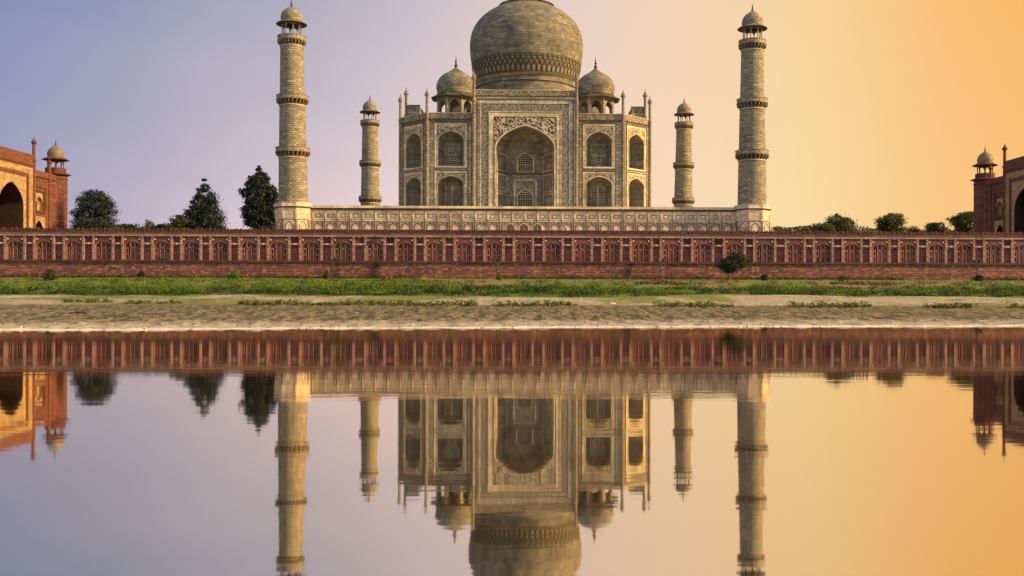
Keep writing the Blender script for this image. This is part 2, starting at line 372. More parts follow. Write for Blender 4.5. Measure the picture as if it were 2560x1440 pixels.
# ================================================================== SETTING
def vnoise(x, y, seed=0):
    xi = np.floor(x).astype(np.int64); yi = np.floor(y).astype(np.int64); fx = x-xi; fy = y-yi
    def h(a, b_):
        n = (a*374761393+b_*668265263+seed*974634777) & 0x7fffffff; n = ((n ^ (n >> 13))*1274126177) & 0x7fffffff
        n = (n ^ (n >> 16)) & 0xffff; return n/65535.0
    fx = fx*fx*(3-2*fx); fy = fy*fy*(3-2*fy)
    return (h(xi,yi)*(1-fx)+h(xi+1,yi)*fx)*(1-fy)+(h(xi,yi+1)*(1-fx)+h(xi+1,yi+1)*fx)*fy
def fbm(x, y, o=4, seed=0):
    s = 0; a = .5
    for k in range(o): s = s+a*(vnoise(x, y, seed+k)-.5); x = x*2.03+7.1; y = y*2.03+3.7; a *= .5
    return s
YW = 187.0                                     # river wall
def shore(x): return 45.3+.155*np.clip(x, -60, 60)+1.1*np.sin(x*.11)*.5+fbm(x*.25, x*0+3, 3, 5)*1.6
TP = [0, 2, 8, 20, 38, 46, 58, 70, 88, 98, 103, 110, 118, 130, 142, 160]
ZP = [0, .06, .14, .30, .50, .66, .85, .98, 1.15, 1.30, 1.9, 2.7, 3.5, 4.05, 4.45, 4.45]
def gz(x, y):
    x = np.asarray(x, float); y = np.asarray(y, float)
    t_ = (y-shore(x))*(YW-45.3)/(YW-shore(x)+1e-6)
    z = np.interp(t_, TP, ZP)
    z = np.where(t_ < 0, np.maximum(t_*.06, -1.3), z)
    z = z+np.where((t_ > 40) & (t_ < 100), fbm(x*.035, y*.07, 4, 9)*2.0*np.clip((t_-40)/12, 0, 1)*np.clip((100-t_)/6, 0, 1), 0)
    z = z+np.where((t_ > 96) & (t_ < 126), fbm(x*.12, y*.3, 3, 19)*.7*np.clip((126-t_)/8, 0, 1)*np.clip((t_-96)/8, 0, 1), 0)
    mud = np.clip(t_/3, 0, 1)*np.clip((46-t_)/8, 0, 1)
    r1 = vnoise(x*2.1+y*1.1, y*1.25-x*.2, 31); r2 = vnoise(x*1.1-y*.7, y*.8+x*.25, 41); r3 = vnoise(x*4.4, y*2.6, 51)
    z = z+np.where(mud > 0, mud*((r1**1.5)*.15+r2*.10+r3*.05-.10), 0)
    z = np.where(y > YW+.6, 13.2, z)
    z = np.where(y < 3.2, np.clip((3.2-y)*.12, 0, .5)-.0, z); z = np.where((y >= 3.2) & (y < 20), np.maximum(-(y-3.2)*.15, -1.3), z)
    return z, t_
ys = np.concatenate([[-3000,-400,-60,-20,-5,0,2,3.2,5,10,20,30], np.arange(34, 58, .14), np.arange(58, 72, .2), np.arange(72, 100, .35), np.arange(100, 186.8, .8), [187.4, 187.6, 187.7, 200, 260, 400, 700, 1400, 3000, 9000]])
ss = np.concatenate([[-12, -4, -1.5, -.9], np.linspace(-.62, .62, 620), [.9, 1.5, 4, 12]])
YY, SS = np.meshgrid(ys, ss, indexing='ij')
XX = SS*np.clip(np.abs(YY)+8, 50, 9000)
ZZ, TT = gz(XX, YY)
nr, nc = YY.shape
me = bpy.data.meshes.new('ground')
vv = np.stack([XX, YY, ZZ], -1).reshape(-1, 3)
idx = np.arange(nr*nc).reshape(nr, nc)
ff = np.stack([idx[:-1,:-1], idx[:-1,1:], idx[1:,1:], idx[1:,:-1]], -1).reshape(-1, 4)
me.vertices.add(len(vv)); me.vertices.foreach_set('co', vv.astype('f').ravel())
me.loops.add(ff.size); me.loops.foreach_set('vertex_index', ff.astype('i').ravel())
me.polygons.add(len(ff)); me.polygons.foreach_set('loop_start', np.arange(0, ff.size, 4, dtype='i'))
me.polygons.foreach_set('use_smooth', np.ones(len(ff), bool)); me.update(calc_edges=True)
at_ = me.attributes.new('shoredist', 'FLOAT', 'POINT'); at_.data.foreach_set('value', np.where(YY > YW+.3, 200, TT).astype('f').ravel())
gm, t, b = newmat('riverbank')
an = nd(t, 'ShaderNodeAttribute', attribute_name='shoredist'); pos = posn(t)
nw = noise(t, pos, .12, 5, .6, (.4, .15, 1)); nf = noise(t, pos, 1.4, 5, .7, (.5, .06, 1)); ng = noise(t, pos, .3, 6, .65, (.28, .07, 1))
d_ = M2(t, 'ADD', an.outputs['Fac'], M2(t, 'MULTIPLY_ADD', nw, 12.0, -6.0))
dd = M2(t, 'ADD', an.outputs['Fac'], M2(t, 'MULTIPLY_ADD', nw, 2.0, -1.0))
mudc = ramp(t, M2(t, 'DIVIDE', dd, 50.0), [(0, (.13,.095,.06,1)), (.006, (.85,.82,.76,1)), (.014, (.74,.71,.64,1)), (.026, (.38,.36,.30,1)), (.09, (.32,.30,.24,1)), (.14, (.26,.22,.13,1)), (.2, (.20,.175,.10,1)), (.75, (.18,.155,.075,1)), (.9, (.115,.10,.035,1)), (1, (.26,.235,.11,1))])
sandc = mixc(t, maprange(t, ng, .45, .56), (.36,.325,.24,1), (.16,.18,.035,1)); sandc = mixc(t, maprange(t, nf, .52, .66, 0, .8), sandc, (.17,.19,.04,1))
col = mixc(t, maprange(t, d_, 38, 46), mudc, sandc)
vegc = mixc(t, maprange(t, nf, .42, .6), (.08,.16,.012,1), (.04,.09,.012,1))
col = mixc(t, maprange(t, d_, 96, 99), col, vegc)
lawn = mixc(t, maprange(t, noise(t, pos, .12, 5, .7, (1,.5,1)), .44, .54), (.09,.17,.012,1), (.22,.15,.07,1))
col = mixc(t, maprange(t, an.outputs['Fac'], 108, 112), col, mixc(t, maprange(t, an.outputs['Fac'], 122, 128), lawn, (.10,.205,.014,1)))
col = mixc(t, maprange(t, an.outputs['Fac'], 150, 151), col, (.28,.13,.09,1))
fl = noise(t, pos, 2.1, 5, .75, (1, .14, 1)); mfl = M2(t, 'MULTIPLY', maprange(t, fl, .475, .535), maprange(t, an.outputs['Fac'], 5, 9)); mfl = M2(t, 'MULTIPLY', mfl, maprange(t, an.outputs['Fac'], 44, 38))
col = mixc(t, M2(t, 'MULTIPLY', mfl, .9), col, (.05,.042,.016,1))
fine = noise(t, pos, 3.2, 5, .75, (.7, .3, 1))
col = mixc(t, 1.0, col, ramp(t, fine, [(.3, (.55,.55,.55,1)), (.5, (1,1,1,1)), (.72, (1.35,1.32,1.25,1))]), 'MULTIPLY')
t.links.new(col, b.inputs['Base Color']); b.inputs['Roughness'].default_value = .85
bp = nd(t, 'ShaderNodeBump'); bp.inputs['Strength'].default_value = .7; bp.inputs['Distance'].default_value = .12; t.links.new(fine, bp.inputs['Height']); t.links.new(bp.outputs[0], b.inputs['Normal'])
me.materials.append(gm)
gobj = bpy.data.objects.new('ground', me); C.objects.link(gobj); tag(gobj, kind='structure')
mb = MB(); mb.face([(-4000,-60,0), (4000,-60,0), (4000,75,0), (-4000,75,0)], wm)
tag(mb.build('river_water'), kind='structure')
def g(x, y): return float(gz(np.array([x]), np.array([y]))[0][0])

# ================================================================== RIVER WALL
wall = thing('river_wall', 'long red sandstone river wall with a row of inlaid blind arches and railing below the white tomb', 'wall', (0, YW, 4.2))
WW = Fr((0,0,0), (1,0,0))
AB, AT = 3.62, 8.12                            # arcade bottom/top above wall foot (7.85, 12.3 absolute)
mb = MB(); mb.box(WW, -160, 160, -.6, 3.25, -1.4, .35, sand_low); mb.build('lower_wall', wall)
mb = MB(); mb.box(WW, -160, 160, 3.25, 3.5, -1.4, .62, railm); mb.box(WW, -160, 160, 3.5, AB, -1.4, .42, railm)
mb.build('string_course', wall)
mb = MB(); mb.box(WW, -160, 160, AB, AT, -1.4, -.25, sand_wall); mb.build('arcade_wall', wall)
mb = MB(); mb.box(WW, -160, 160, AT, 8.78, -1.4, .12, pink); mb.box(WW, -160, 160, 8.78, 9.02, -1.4, .30, railm)
mb.box(WW, -160, 160, AT, AT+.10, .12, .17, mcream)
mb.build('frieze', wall)
mb = MB(); mb.box(WW, -160, 160, 9.02, 9.42, -.25, -.05, railm); mb.box(WW, -160, 160, 9.42, 9.50, -.28, -.0, sand_wall)
x = -160; k = 0
while x < 160: mb.box(WW, x-.11, x+.11, 9.02, 9.68, -.3, .02, sand_wall); x += (.84, 1.62)[k % 2]; k += 1
mb.build('parapet', wall)
bays = [37,110,184,258,331,405,477.5,550,622,696,777,857,937.5,1013,1086,1160,1234.5,1308,1382.5,1455.5,1529,1602.5,1677.5,1756,1835.5,1911,1987.5,2057.5,2129.5,2199.5,2270,2341,2411,2482.5,2553]
bx = [ax(p, YW) for p in bays]
for k in range(5): bx = [bx[0]-5.55]+bx+[bx[-1]+5.6]
mdarkred = plain('deep_maroon_panel', (.09,.03,.03), .9, .6, .8, .5, vary=.3)
# one wide bay
W2 = 1.62
mb = MB(); F = WW; v0, v1 = AB, AT-.05
arch_face(mb, F, -W2, W2, v0, v1, 0, W2-.12, v0, v0+2.55, v0+3.72, 0, sand_wall, 9)
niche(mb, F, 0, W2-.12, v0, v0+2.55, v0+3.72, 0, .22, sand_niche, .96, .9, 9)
arch_band(mb, F, 0, W2-.2, v0+2.5, v0+3.62, .11, -.2, .05, line_m, v0)
rim(mb, F, -W2, W2, v0, v1-.1, .09, 0, .045, sand_low, False)
for sg in (-1, 1):   # side compartments of thin inlay lines
    for (a0, a1) in ((v0+.08, v0+1.12), (v0+1.2, v0+2.2)):
        u0, u1 = sorted((sg*.78, sg*(W2-.3))); rim(mb, F, u0, u1, a0, a1, .10, -.22, -.12, line_m)
    u0, u1 = sorted((sg*.74, sg*(W2-.3))); mb.box(F, u0, u1, v0+2.26, v0+2.36, -.22, -.12, line_m)
rim(mb, F, -.48, .48, v0, v0+2.14, .12, -.22, -.10, line_m, False)
mb.box(F, -.3, .3, v0, v0+1.95, -.22, -.17, sand_wall)
arch_band(mb, F, 0, .38, v0+2.95, v0+3.38, .14, -.2, -.06, line_m, v0+2.4); mb.box(F, -.48, .48, v0+2.3, v0+2.42, -.2, -.05, line_m)
P = arch_pts(.36, v0+2.95, v0+3.32, 6)
mb.face([F.P(-.36, v0+2.42, -.16), F.P(.36, v0+2.42, -.16)]+[F.P(x_, y_, -.16) for x_, y_ in P]+[F.P(-x_, y_, -.16) for x_, y_ in P[::-1][1:]], sand_niche)
for sg in (-1, 1):
    for a0 in (v0+.3, v0+1.4): u0, u1 = sorted((sg*.94, sg*(W2-.46))); mb.box(F, u0, u1, a0, a0+.6, -.22, -.2, mdarkred)
for sg in (-1, 1): mb.box(F, sg*1.33-.13, sg*1.33+.13, v0+3.78, v0+4.04, 0, .07, dot_m)
proto = mb.build('arched_panel', wall)
mbn = MB(); W1 = .78
arch_face(mbn, F, -W1, W1, v0, v0+2.95, 0, W1-.1, v0, v0+2.3, v0+2.75, 0, sand_wall, 6)
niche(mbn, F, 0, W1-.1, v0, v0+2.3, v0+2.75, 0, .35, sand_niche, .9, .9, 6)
mbn.box(F, -W1, W1, v0+2.95, v0+3.25, 0, .09, pink); mbn.box(F, -.13, .13, v0+2.98, v0+3.22, .09, .13, dot_m)
mbn.rect(F, -W1, W1, v0+3.25, v1, -.12, sand_niche); rim(mbn, F, -W1, W1, v0+3.25, v1, .1, -.12, .0, sand_wall)
mbn.box(F, -.1, .1, v1-.02, v1+.14, 0, .16, dot_m)
proto2 = mbn.build('narrow_panel', wall)
mbp = MB(); mbp.box(F, -.2, .2, v0, AT, -.2, .12, pink)
for k in range(6): mbp.box(F, -.09, .09, v0+.3+k*.72, v0+.62+k*.72, .12, .135, sand_low if k % 2 else mcream)
mbp.box(F, -.22, .22, v0+2.98, v0+3.24, -.1, .17, pink)
proto3 = mbp.build('pilaster', wall)
for i, x in enumerate(bx):
    o = proto if i == 0 else proto.copy()
    if i: C.objects.link(o)
    o.parent = wall; o.location = (x, 0, 0)
    pitch = (bx[i+1]-x) if i+1 < len(bx) else 5.6
    sc = 1.0 if pitch < 5.75 else 1.12
    o.scale = (sc, 1, 1)
    o.parent = wall
    edge = x+W2*sc+.2; gap0 = edge+.2
    nxt = 1.0 if i+2 >= len(bx) or (bx[i+2]-bx[i+1]) < 5.75 else 1.12
    edge2 = x+pitch-W2*nxt-.2
    for e in ((edge, edge2) if i > 0 else (x-W2-.2, edge, edge2)):
        p = proto3 if (i == 0 and e < x) else proto3.copy()
        if not (i == 0 and e < x): C.objects.link(p)
        p.parent = wall; p.location = (e, 0, 0)
    p = proto2 if i == 0 else proto2.copy()
    if i: C.objects.link(p)
    p.parent = wall; p.location = ((edge+edge2)/2, 0, 0); p.scale = ((edge2-edge-.4)/(2*W1), 1, 1)

# ================================================================== MARBLE PLATFORM
YC = 251.2; YF = YC-47.5
plat = thing('marble_platform', 'broad cream marble platform with carved blind arches carrying the tomb and towers', 'platform', (0, YC, 13.2))
PT = 6.6                                       # platform height above the terrace
Ff = Fr((0,-47.2,0), (1,0,0))
mb = MB(); mb.box(Ff, -47.2, 47.2, 0, PT-.9, -94.4, 0, marble_plinth); mb.build('wall', plat)
mb = MB(); mb.box(Ff, -47.5, 47.5, PT-.9, PT-.55, -94.7, .18, dark_trim); mb.box(Ff, -47.7, 47.7, PT-.55, PT-.35, -94.9, .4, marble_trim)
mb.box(Ff, -47.3, 47.3, PT-.35, PT, -94.5, .05, marble_trim); mb.build('cornice', plat)
npan = 34; pw = 87.6/npan
mb = MB(); F = Ff
arch_band(mb, F, 0, .78, 2.2, 2.95, .1, 0, .1, dark_trim, .1); rim(mb, F, -pw/2+.13, pw/2-.13, 0, 3.45, .1, 0, .09, marble_trim)
rim(mb, F, -pw/2+.05, pw/2-.05, 3.75, 5.3, .1, 0, .08, marble_trim); mb.box(F, -pw/2-.05, -pw/2+.05, 0, 5.5, 0, .12, dark_trim)
rim(mb, F, -.55, .55, 4.15, 4.9, .07, 0, .06, dark_trim)
spandrel(mb, F, 0, .92, 2.2, 3.05, 3.33, .92, .03, floral_small, 6)
P = arch_pts(.76, 2.2, 2.93, 6)
mb.face([F.P(-.76, .1, .02), F.P(.76, .1, .02)]+[F.P(x_, y_, .02) for x_, y_ in P]+[F.P(-x_, y_, .02) for x_, y_ in P[::-1][1:]], marble_plinth)
pp = mb.build('arched_panel', plat)
mo = MB(); P = arch_pts(.74, 2.2, 2.9, 6)
mo.face([F.P(-.74, 0, .06), F.P(.74, 0, .06)]+[F.P(x_, y_, .06) for x_, y_ in P]+[F.P(-x_, y_, .06) for x_, y_ in P[::-1][1:]], MATS['small_floral_inlay'])
for i in range(npan):
    x = -43.8+pw*(i+.5)
    o = pp if i == 0 else pp.copy()
    if i: C.objects.link(o)
    o.location = (x, 0, 0)
amber = plain('amber_screen', (.30,.20,.08), .7)
for i in (-1, 0, 1):
    md = MB(); xx = ax(1309+34*i, YF)
    niche(md, Ff, xx, .85, 0, 2.2, 2.95, .13, .1, amber, .95, .9, 7); arch_band(md, Ff, xx, .85, 2.2, 2.95, .12, 0, .2, marble_trim, 0); md.build('doorway', plat)
for p_ in (1209.5, 1409.5):
    md = MB(); xx = ax(p_, YF); md.box(Ff, xx-.5, xx+.5, 1.2, 2.3, 0, .15, pane_blue); rim(md, Ff, xx-.6, xx+.6, 1.1, 2.4, .1, .0, .2, marble_trim); md.build('window', plat)

# ================================================================== MAUSOLEUM
T = thing('mausoleum', 'great white marble tomb with a bulbous central dome and tall arched portal', 'mausoleum', (0, YC, 19.8))
HW, CHX = 22.1, 6.9; HB = HW+CHX               # half flat width, chamfer, half overall
PW = 11.4                             # portal half width and projection
ZT = 21.1
frames = [Fr((0,-HB,0), (1,0,0)), Fr((HB,0,0), (0,1,0)), Fr((0,HB,0), (-1,0,0)), Fr((-HB,0,0), (0,-1,0))]
chamf = []
for k in range(4):
    a = PI/2*k-PI/2+PI/4; c = (HW+CHX/2)
    o = Vector((math.cos(a), math.sin(a), 0))*(math.hypot(c, c)); n_ = Vector((math.cos(a), math.sin(a), 0)); t_ = Vector((-n_.y, n_.x, 0))
    chamf.append(Fr(o, t_))
mb = MB()
oct_ = [(-HW,-HB),(HW,-HB),(HB,-HW),(HB,HW),(HW,HB),(-HW,HB),(-HB,HW),(-HB,-HW)]
mb.face([(x,y,ZT) for x, y in oct_], marble)
for (x0,y0),(x1,y1) in zip(oct_, oct_[1:]+oct_[:1]):
    Fk = Fr(((x0+x1)/2,(y0+y1)/2,0), (x1-x0,y1-y0,0)); h = math.hypot(x1-x0,y1-y0)/2
    mb.box(Fk, -h, h, 0, .9, -.5, .22, marble_trim)
mb.build('base_course', T)
def parapet(Fk, u0, u1, v0, v1, parent, w=.0):
    mb = MB(); mb.box(Fk, u0, u1, v0, v0+.16, -.4, w+.28, dark_trim); mb.box(Fk, u0, u1, v0+.16, v1-.14, -.35, w+.04, parapet_m); mb.box(Fk, u0, u1, v1-.14, v1, -.38, w+.12, marble_trim)
    return mb.build('parapet', parent)
def bay(Fk, cx, half, w, parent, win=True, D=3.6, detail=True):
    """two-storey arched bay"""
    mb = MB(); u0, u1 = cx-half, cx+half
    arch_face(mb, Fk, u0, u1, 0, 9.85, cx, w, .3, 6.7, 8.45, 0, marble, 12)
    arch_face(mb, Fk, u0, u1, 9.85, ZT, cx, w, 10.7, 16.5, 18.6, 0, marble, 12)
    niche(mb, Fk, cx, w, .3, 6.7, 8.45, 0, D, marble_niche_shaded, .6, .25); niche(mb, Fk, cx, w, 10.7, 16.5, 18.6, 0, D, marble_niche_shaded, .6, .25)
    o = mb.build('arched_bay', parent)
    fr_ = MB()
    rim(fr_, Fk, cx-w-.95, cx+w+.95, 10.1, 20.55, .16, 0, .16, dark_trim); rim(fr_, Fk, cx-w-.78, cx+w+.78, 10.28, 20.35, .42, 0, .1, marble_trim, True, .3)
    rim(fr_, Fk, cx-w-.95, cx+w+.95, .95, 9.75, .16, 0, .16, dark_trim, False); rim(fr_, Fk, cx-w-.78, cx+w+.78, .95, 9.55, .42, 0, .1, marble_trim, False)
    arch_band(fr_, Fk, cx, w, 6.7, 8.45, .17, 0, .13, marble_trim, .3); arch_band(fr_, Fk, cx, w, 16.5, 18.6, .17, 0, .13, marble_trim, 10.7)
    if half > w+1.5:
        rim(fr_, Fk, u0+.15, u1-.15, .95, ZT-.25, .14, 0, .12, dark_trim, False)
        rim(fr_, Fk, u0+.75, u1-.75, .95, ZT-.7, .1, 0, .07, dark_trim, False)
    fr_.build('frame', o)
    sp = MB(); spandrel(sp, Fk, cx, w+.2, 16.5, 18.85, 19.55, w+.33, .05, floral_small); sp.build('spandrel', o); sp = MB(); spandrel(sp, Fk, cx, w+.2, 6.7, 8.7, 9.1, w+.33, .05, floral_small); sp.build('spandrel', o)
    if win: lattice_window(Fk, cx+.3, .68, 11.4, 13.2, 13.3, -D, o, step=.45, major=2)
    bk = MB()   # blind panels on the back of the niches
    for (a0, a1) in ((1.0, 3.6), (4.0, 6.5)):
        rim(bk, Fk, cx-w*.55, cx+w*.55, a0, a1, .1, -D, -D+.07, marble_trim); 
    rim(bk, Fk, cx-w*.55, cx+w*.55, 13.7, 16.2, .1, -D, -D+.07, marble_trim); bk.box(Fk, cx-w*.05, cx+w*.05, 1, 6.5, -D, -D+.07, marble_trim)
    bk.build('panelling', o)
    return o
PIN = [(.46,0),(.42,.0),(.40,.765),(.52,.77),(.52,.785),(.36,.79),(.34,.925),(.62,.937),(.66,.945),(.4,.95),(.42,.956),(.3,.966),(.10,.972),(.08,.978),(.15,.984),(.05,.989),(0,1)]
def pinnacle(p, base, top, parent, r=1.0, m=None, name='pinnacle'):
    mb = MB(); prof = [(rr*r, 0) for rr, z in PIN[:1]]
    mb.lathe((p[0], p[1], base), [(rr*r, z*(top-base)) for rr, z in PIN], m or marble_tower, 8); return mb.build(name, parent, smooth=True)
for k, Fk in enumerate(frames):
    wl = MB()
    for sg in (-1, 1):
        cxb = sg*(PW+HW)/2
        bay(Fk, cxb, (HW-PW)/2, 2.9, T, True)
        u0, u1 = sorted((sg*PW, sg*HW)); parapet(Fk, u0, u1, ZT, 22.75, T)
    # portal block
    PO = 1.3 if k % 2 == 0 else .1; DB = 3.2
    Pk = Fr(Fk.P(0,0,PO), Fk.t)
    mb = MB(); PTOP = 26.2
    arch_face(mb, Pk, -PW, PW, 0, PTOP, 0, 6.55, .3, 14.6, 19.6, 0, marble, 18)
    niche(mb, Pk, 0, 6.55, .3, 14.6, 19.6, 0, 7.0, marble_niche_shaded, .62, .22, 18)
    for sg in (-1, 1):
        a, b_ = (Pk.P(sg*PW,0,0), Pk.P(sg*PW,0,-PO)); c_, d2 = Pk.P(sg*PW,PTOP,0), Pk.P(sg*PW,PTOP,-PO)
        mb.face([a, b_, d2, c_], marble)
        e, f_ = Pk.P(sg*PW,ZT,-PO), Pk.P(sg*PW,ZT,-DB-PO); mb.face([e, f_, Pk.P(sg*PW,PTOP,-DB-PO), d2], marble)
    mb.face([Pk.P(-PW,PTOP,0), Pk.P(PW,PTOP,0), Pk.P(PW,PTOP,-DB-PO), Pk.P(-PW,PTOP,-DB-PO)], marble)
    mb.rect(Pk, -PW, PW, ZT, PTOP, -DB-PO, marble)
    for sg in (-1, 1):
        a0, b0 = sorted((sg*PW, sg*(PW-.45))); mb.box(Pk, a0, b0, PTOP+.01, 27.6, -DB-PO+.05, -.42, parapet_m); a0, b0 = sorted((sg*(PW+.15), sg*(PW-.5))); mb.box(Pk, a0, b0, 27.6, 27.75, -DB-PO-.1, -.42, dark_trim)
    mb.box(Pk, -PW+.45, PW-.45, PTOP+.01, 27.6, -DB-PO+.05, -DB-PO+.45, parapet_m)
    pt = mb.build('portal', T)
    parapet(Pk, -PW, PW, PTOP, 27.7, pt)
    fm = MB()
    rim(fm, Pk, -10.9, 10.9, .9, 25.6, .14, 0, .12, dark_trim, False); rim(fm, Pk, -10.1, 10.1, .9, 24.75, .16, 0, .14, marble_trim, False)
    rim(fm, Pk, -8.15, 8.15, .9, 22.8, .16, 0, .16, marble_trim, False); rim(fm, Pk, -7.9, 7.9, .9, 22.5, .8, 0, .07, marble_trim, False); rim(fm, Pk, -7.08, 7.08, .9, 21.6, .1, 0, .1, dark_trim, False)
    rim(fm, Pk, -11.35, 11.35, .0, 26.1, .3, 0, .06, marble_trim, False)
    arch_band(fm, Pk, 0, 6.55, 14.6, 19.6, .3, 0, .2, marble_trim, .3, 18); fm.build('frame', pt)
    cb = MB(); rim(cb, Pk, -9.94, 9.94, 1.2, 24.58, 1.62, 0, .05, letters, False); cb.build('calligraphy_band', pt)
    sp = MB(); spandrel(sp, Pk, 0, 6.87, 14.6, 19.98, 21.5, 6.98, .06, floral_big, 18); sp.build('spandrel', pt)
    lattice_window(Pk, 0, 1.72, 10.2, 12.7, 14.3, -7.0, pt, step=.5)
    lattice_window(Pk, 0, 1.70, .6, 4.2, 5.9, -6.9, pt, step=.5)
    pn = MB()
    rim(pn, Pk, -3.45, 3.45, .3, 9.4, .62, -7, -6.9, letters, False); rim(pn, Pk, -2.7, 2.7, .3, 8.4, .4, -7, -6.88, marble_trim, False)
    spandrel(pn, Pk, 0, 1.95, 4.2, 6.2, 7.0, 2.2, -6.9, floral_small); arch_band(pn, Pk, 0, 1.72, 4.2, 5.95, .2, -7, -6.84, marble_trim, .3)
    arch_band(pn, Pk, 0, 1.75, 12.7, 14.35, .25, -7, -6.84, marble_trim, 10.0)
    pn.box(Pk, -4.06, 4.06, 9.55, 9.75, -7, -6.8, dark_trim)
    for sg in (-1, 1):
        n0 = Pk.P(sg*6.55, 0, -.22*7); n1 = Pk.P(sg*6.55*.62, 0, -7)
        tt = (n1-n0) if sg < 0 else (n0-n1); Fs = Fr((n0+n1)/2, tt); hl = tt.length/2
        for (a0, a1) in ((.8, 4.8), (5.2, 9.2), (10.0, 14.0)): rim(pn, Fs, -hl+.5, hl-.5, a0, a1, .14, 0, .08, marble_trim); rim(pn, Fs, -hl+1.0, hl-1.0, a0+.6, a1-.6, .08, 0, .05, dark_trim)
        pn.box(Fs, -hl, hl, 9.55, 9.75, 0, .15, dark_trim)
    pn.build('panelling', pt)
    for sg in (-1, 1):
        p = Pk.P(sg*(PW+.15), 0, .05); pinnacle(p, 0, 32.3, T, .95, name='corner_shaft')
for Fk in chamf:
    h = CHX/math.sqrt(2)
    bay(Fk, 0, h, 2.75, T, False); parapet(Fk, -h, h, ZT, 22.75, T)
    for sg in (-1, 1):
        p = Fk.P(sg*h, 0, .1); pinnacle(p, 0, 28.4, T, .95, name='corner_shaft')
# dome
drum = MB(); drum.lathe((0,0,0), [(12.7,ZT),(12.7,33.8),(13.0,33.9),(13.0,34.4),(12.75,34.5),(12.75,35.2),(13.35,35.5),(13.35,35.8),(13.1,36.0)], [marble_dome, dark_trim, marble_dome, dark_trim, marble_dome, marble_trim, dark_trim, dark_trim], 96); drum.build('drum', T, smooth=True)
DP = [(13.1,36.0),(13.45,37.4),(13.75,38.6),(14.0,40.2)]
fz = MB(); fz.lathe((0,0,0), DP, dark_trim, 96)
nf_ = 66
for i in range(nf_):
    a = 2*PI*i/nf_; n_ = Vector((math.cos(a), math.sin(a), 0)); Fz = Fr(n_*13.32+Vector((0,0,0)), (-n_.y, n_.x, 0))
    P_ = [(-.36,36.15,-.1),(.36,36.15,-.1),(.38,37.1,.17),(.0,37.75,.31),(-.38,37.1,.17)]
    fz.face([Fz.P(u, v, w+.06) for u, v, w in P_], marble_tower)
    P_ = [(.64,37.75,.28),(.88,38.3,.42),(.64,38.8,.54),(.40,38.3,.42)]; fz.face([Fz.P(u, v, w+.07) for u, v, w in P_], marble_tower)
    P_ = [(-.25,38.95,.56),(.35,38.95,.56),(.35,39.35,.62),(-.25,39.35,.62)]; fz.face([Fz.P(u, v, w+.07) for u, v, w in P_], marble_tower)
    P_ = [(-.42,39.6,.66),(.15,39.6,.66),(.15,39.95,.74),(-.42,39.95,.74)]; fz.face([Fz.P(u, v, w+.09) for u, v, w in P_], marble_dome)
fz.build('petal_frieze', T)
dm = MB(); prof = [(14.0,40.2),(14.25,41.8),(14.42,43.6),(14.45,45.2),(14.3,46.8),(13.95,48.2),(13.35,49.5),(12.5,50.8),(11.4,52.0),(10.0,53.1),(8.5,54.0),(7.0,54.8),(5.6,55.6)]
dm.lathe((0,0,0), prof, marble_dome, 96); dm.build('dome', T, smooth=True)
lc = MB(); lc.lathe((0,0,0), [(7.3,54.6),(6.6,55.05),(5.6,55.8),(4.4,56.6),(3.2,57.6),(2.0,58.8),(1.2,60.0),(.9,60.8)], marble_dome, 64)
for i in range(44):
    a = 2*PI*i/44; n_ = Vector((math.cos(a), math.sin(a), 0)); t_ = Vector((-n_.y, n_.x, 0))
    b0 = n_*5.9+Vector((0,0,55.55)); tip = n_*7.2+Vector((0,0,55.3)); up = Vector((0,0,.35))
    lc.face([b0-t_*.42, tip-t_*.25, tip+t_*.25+Vector((0,0,0)), b0+t_*.42], dark_trim); lc.face([b0-t_*.42+up, b0+t_*.42+up, tip+t_*.25, tip-t_*.25], marble_dome)
lc.build('lotus_crown', T, smooth=True)
finial((0,0,60.6), 8.5, T)
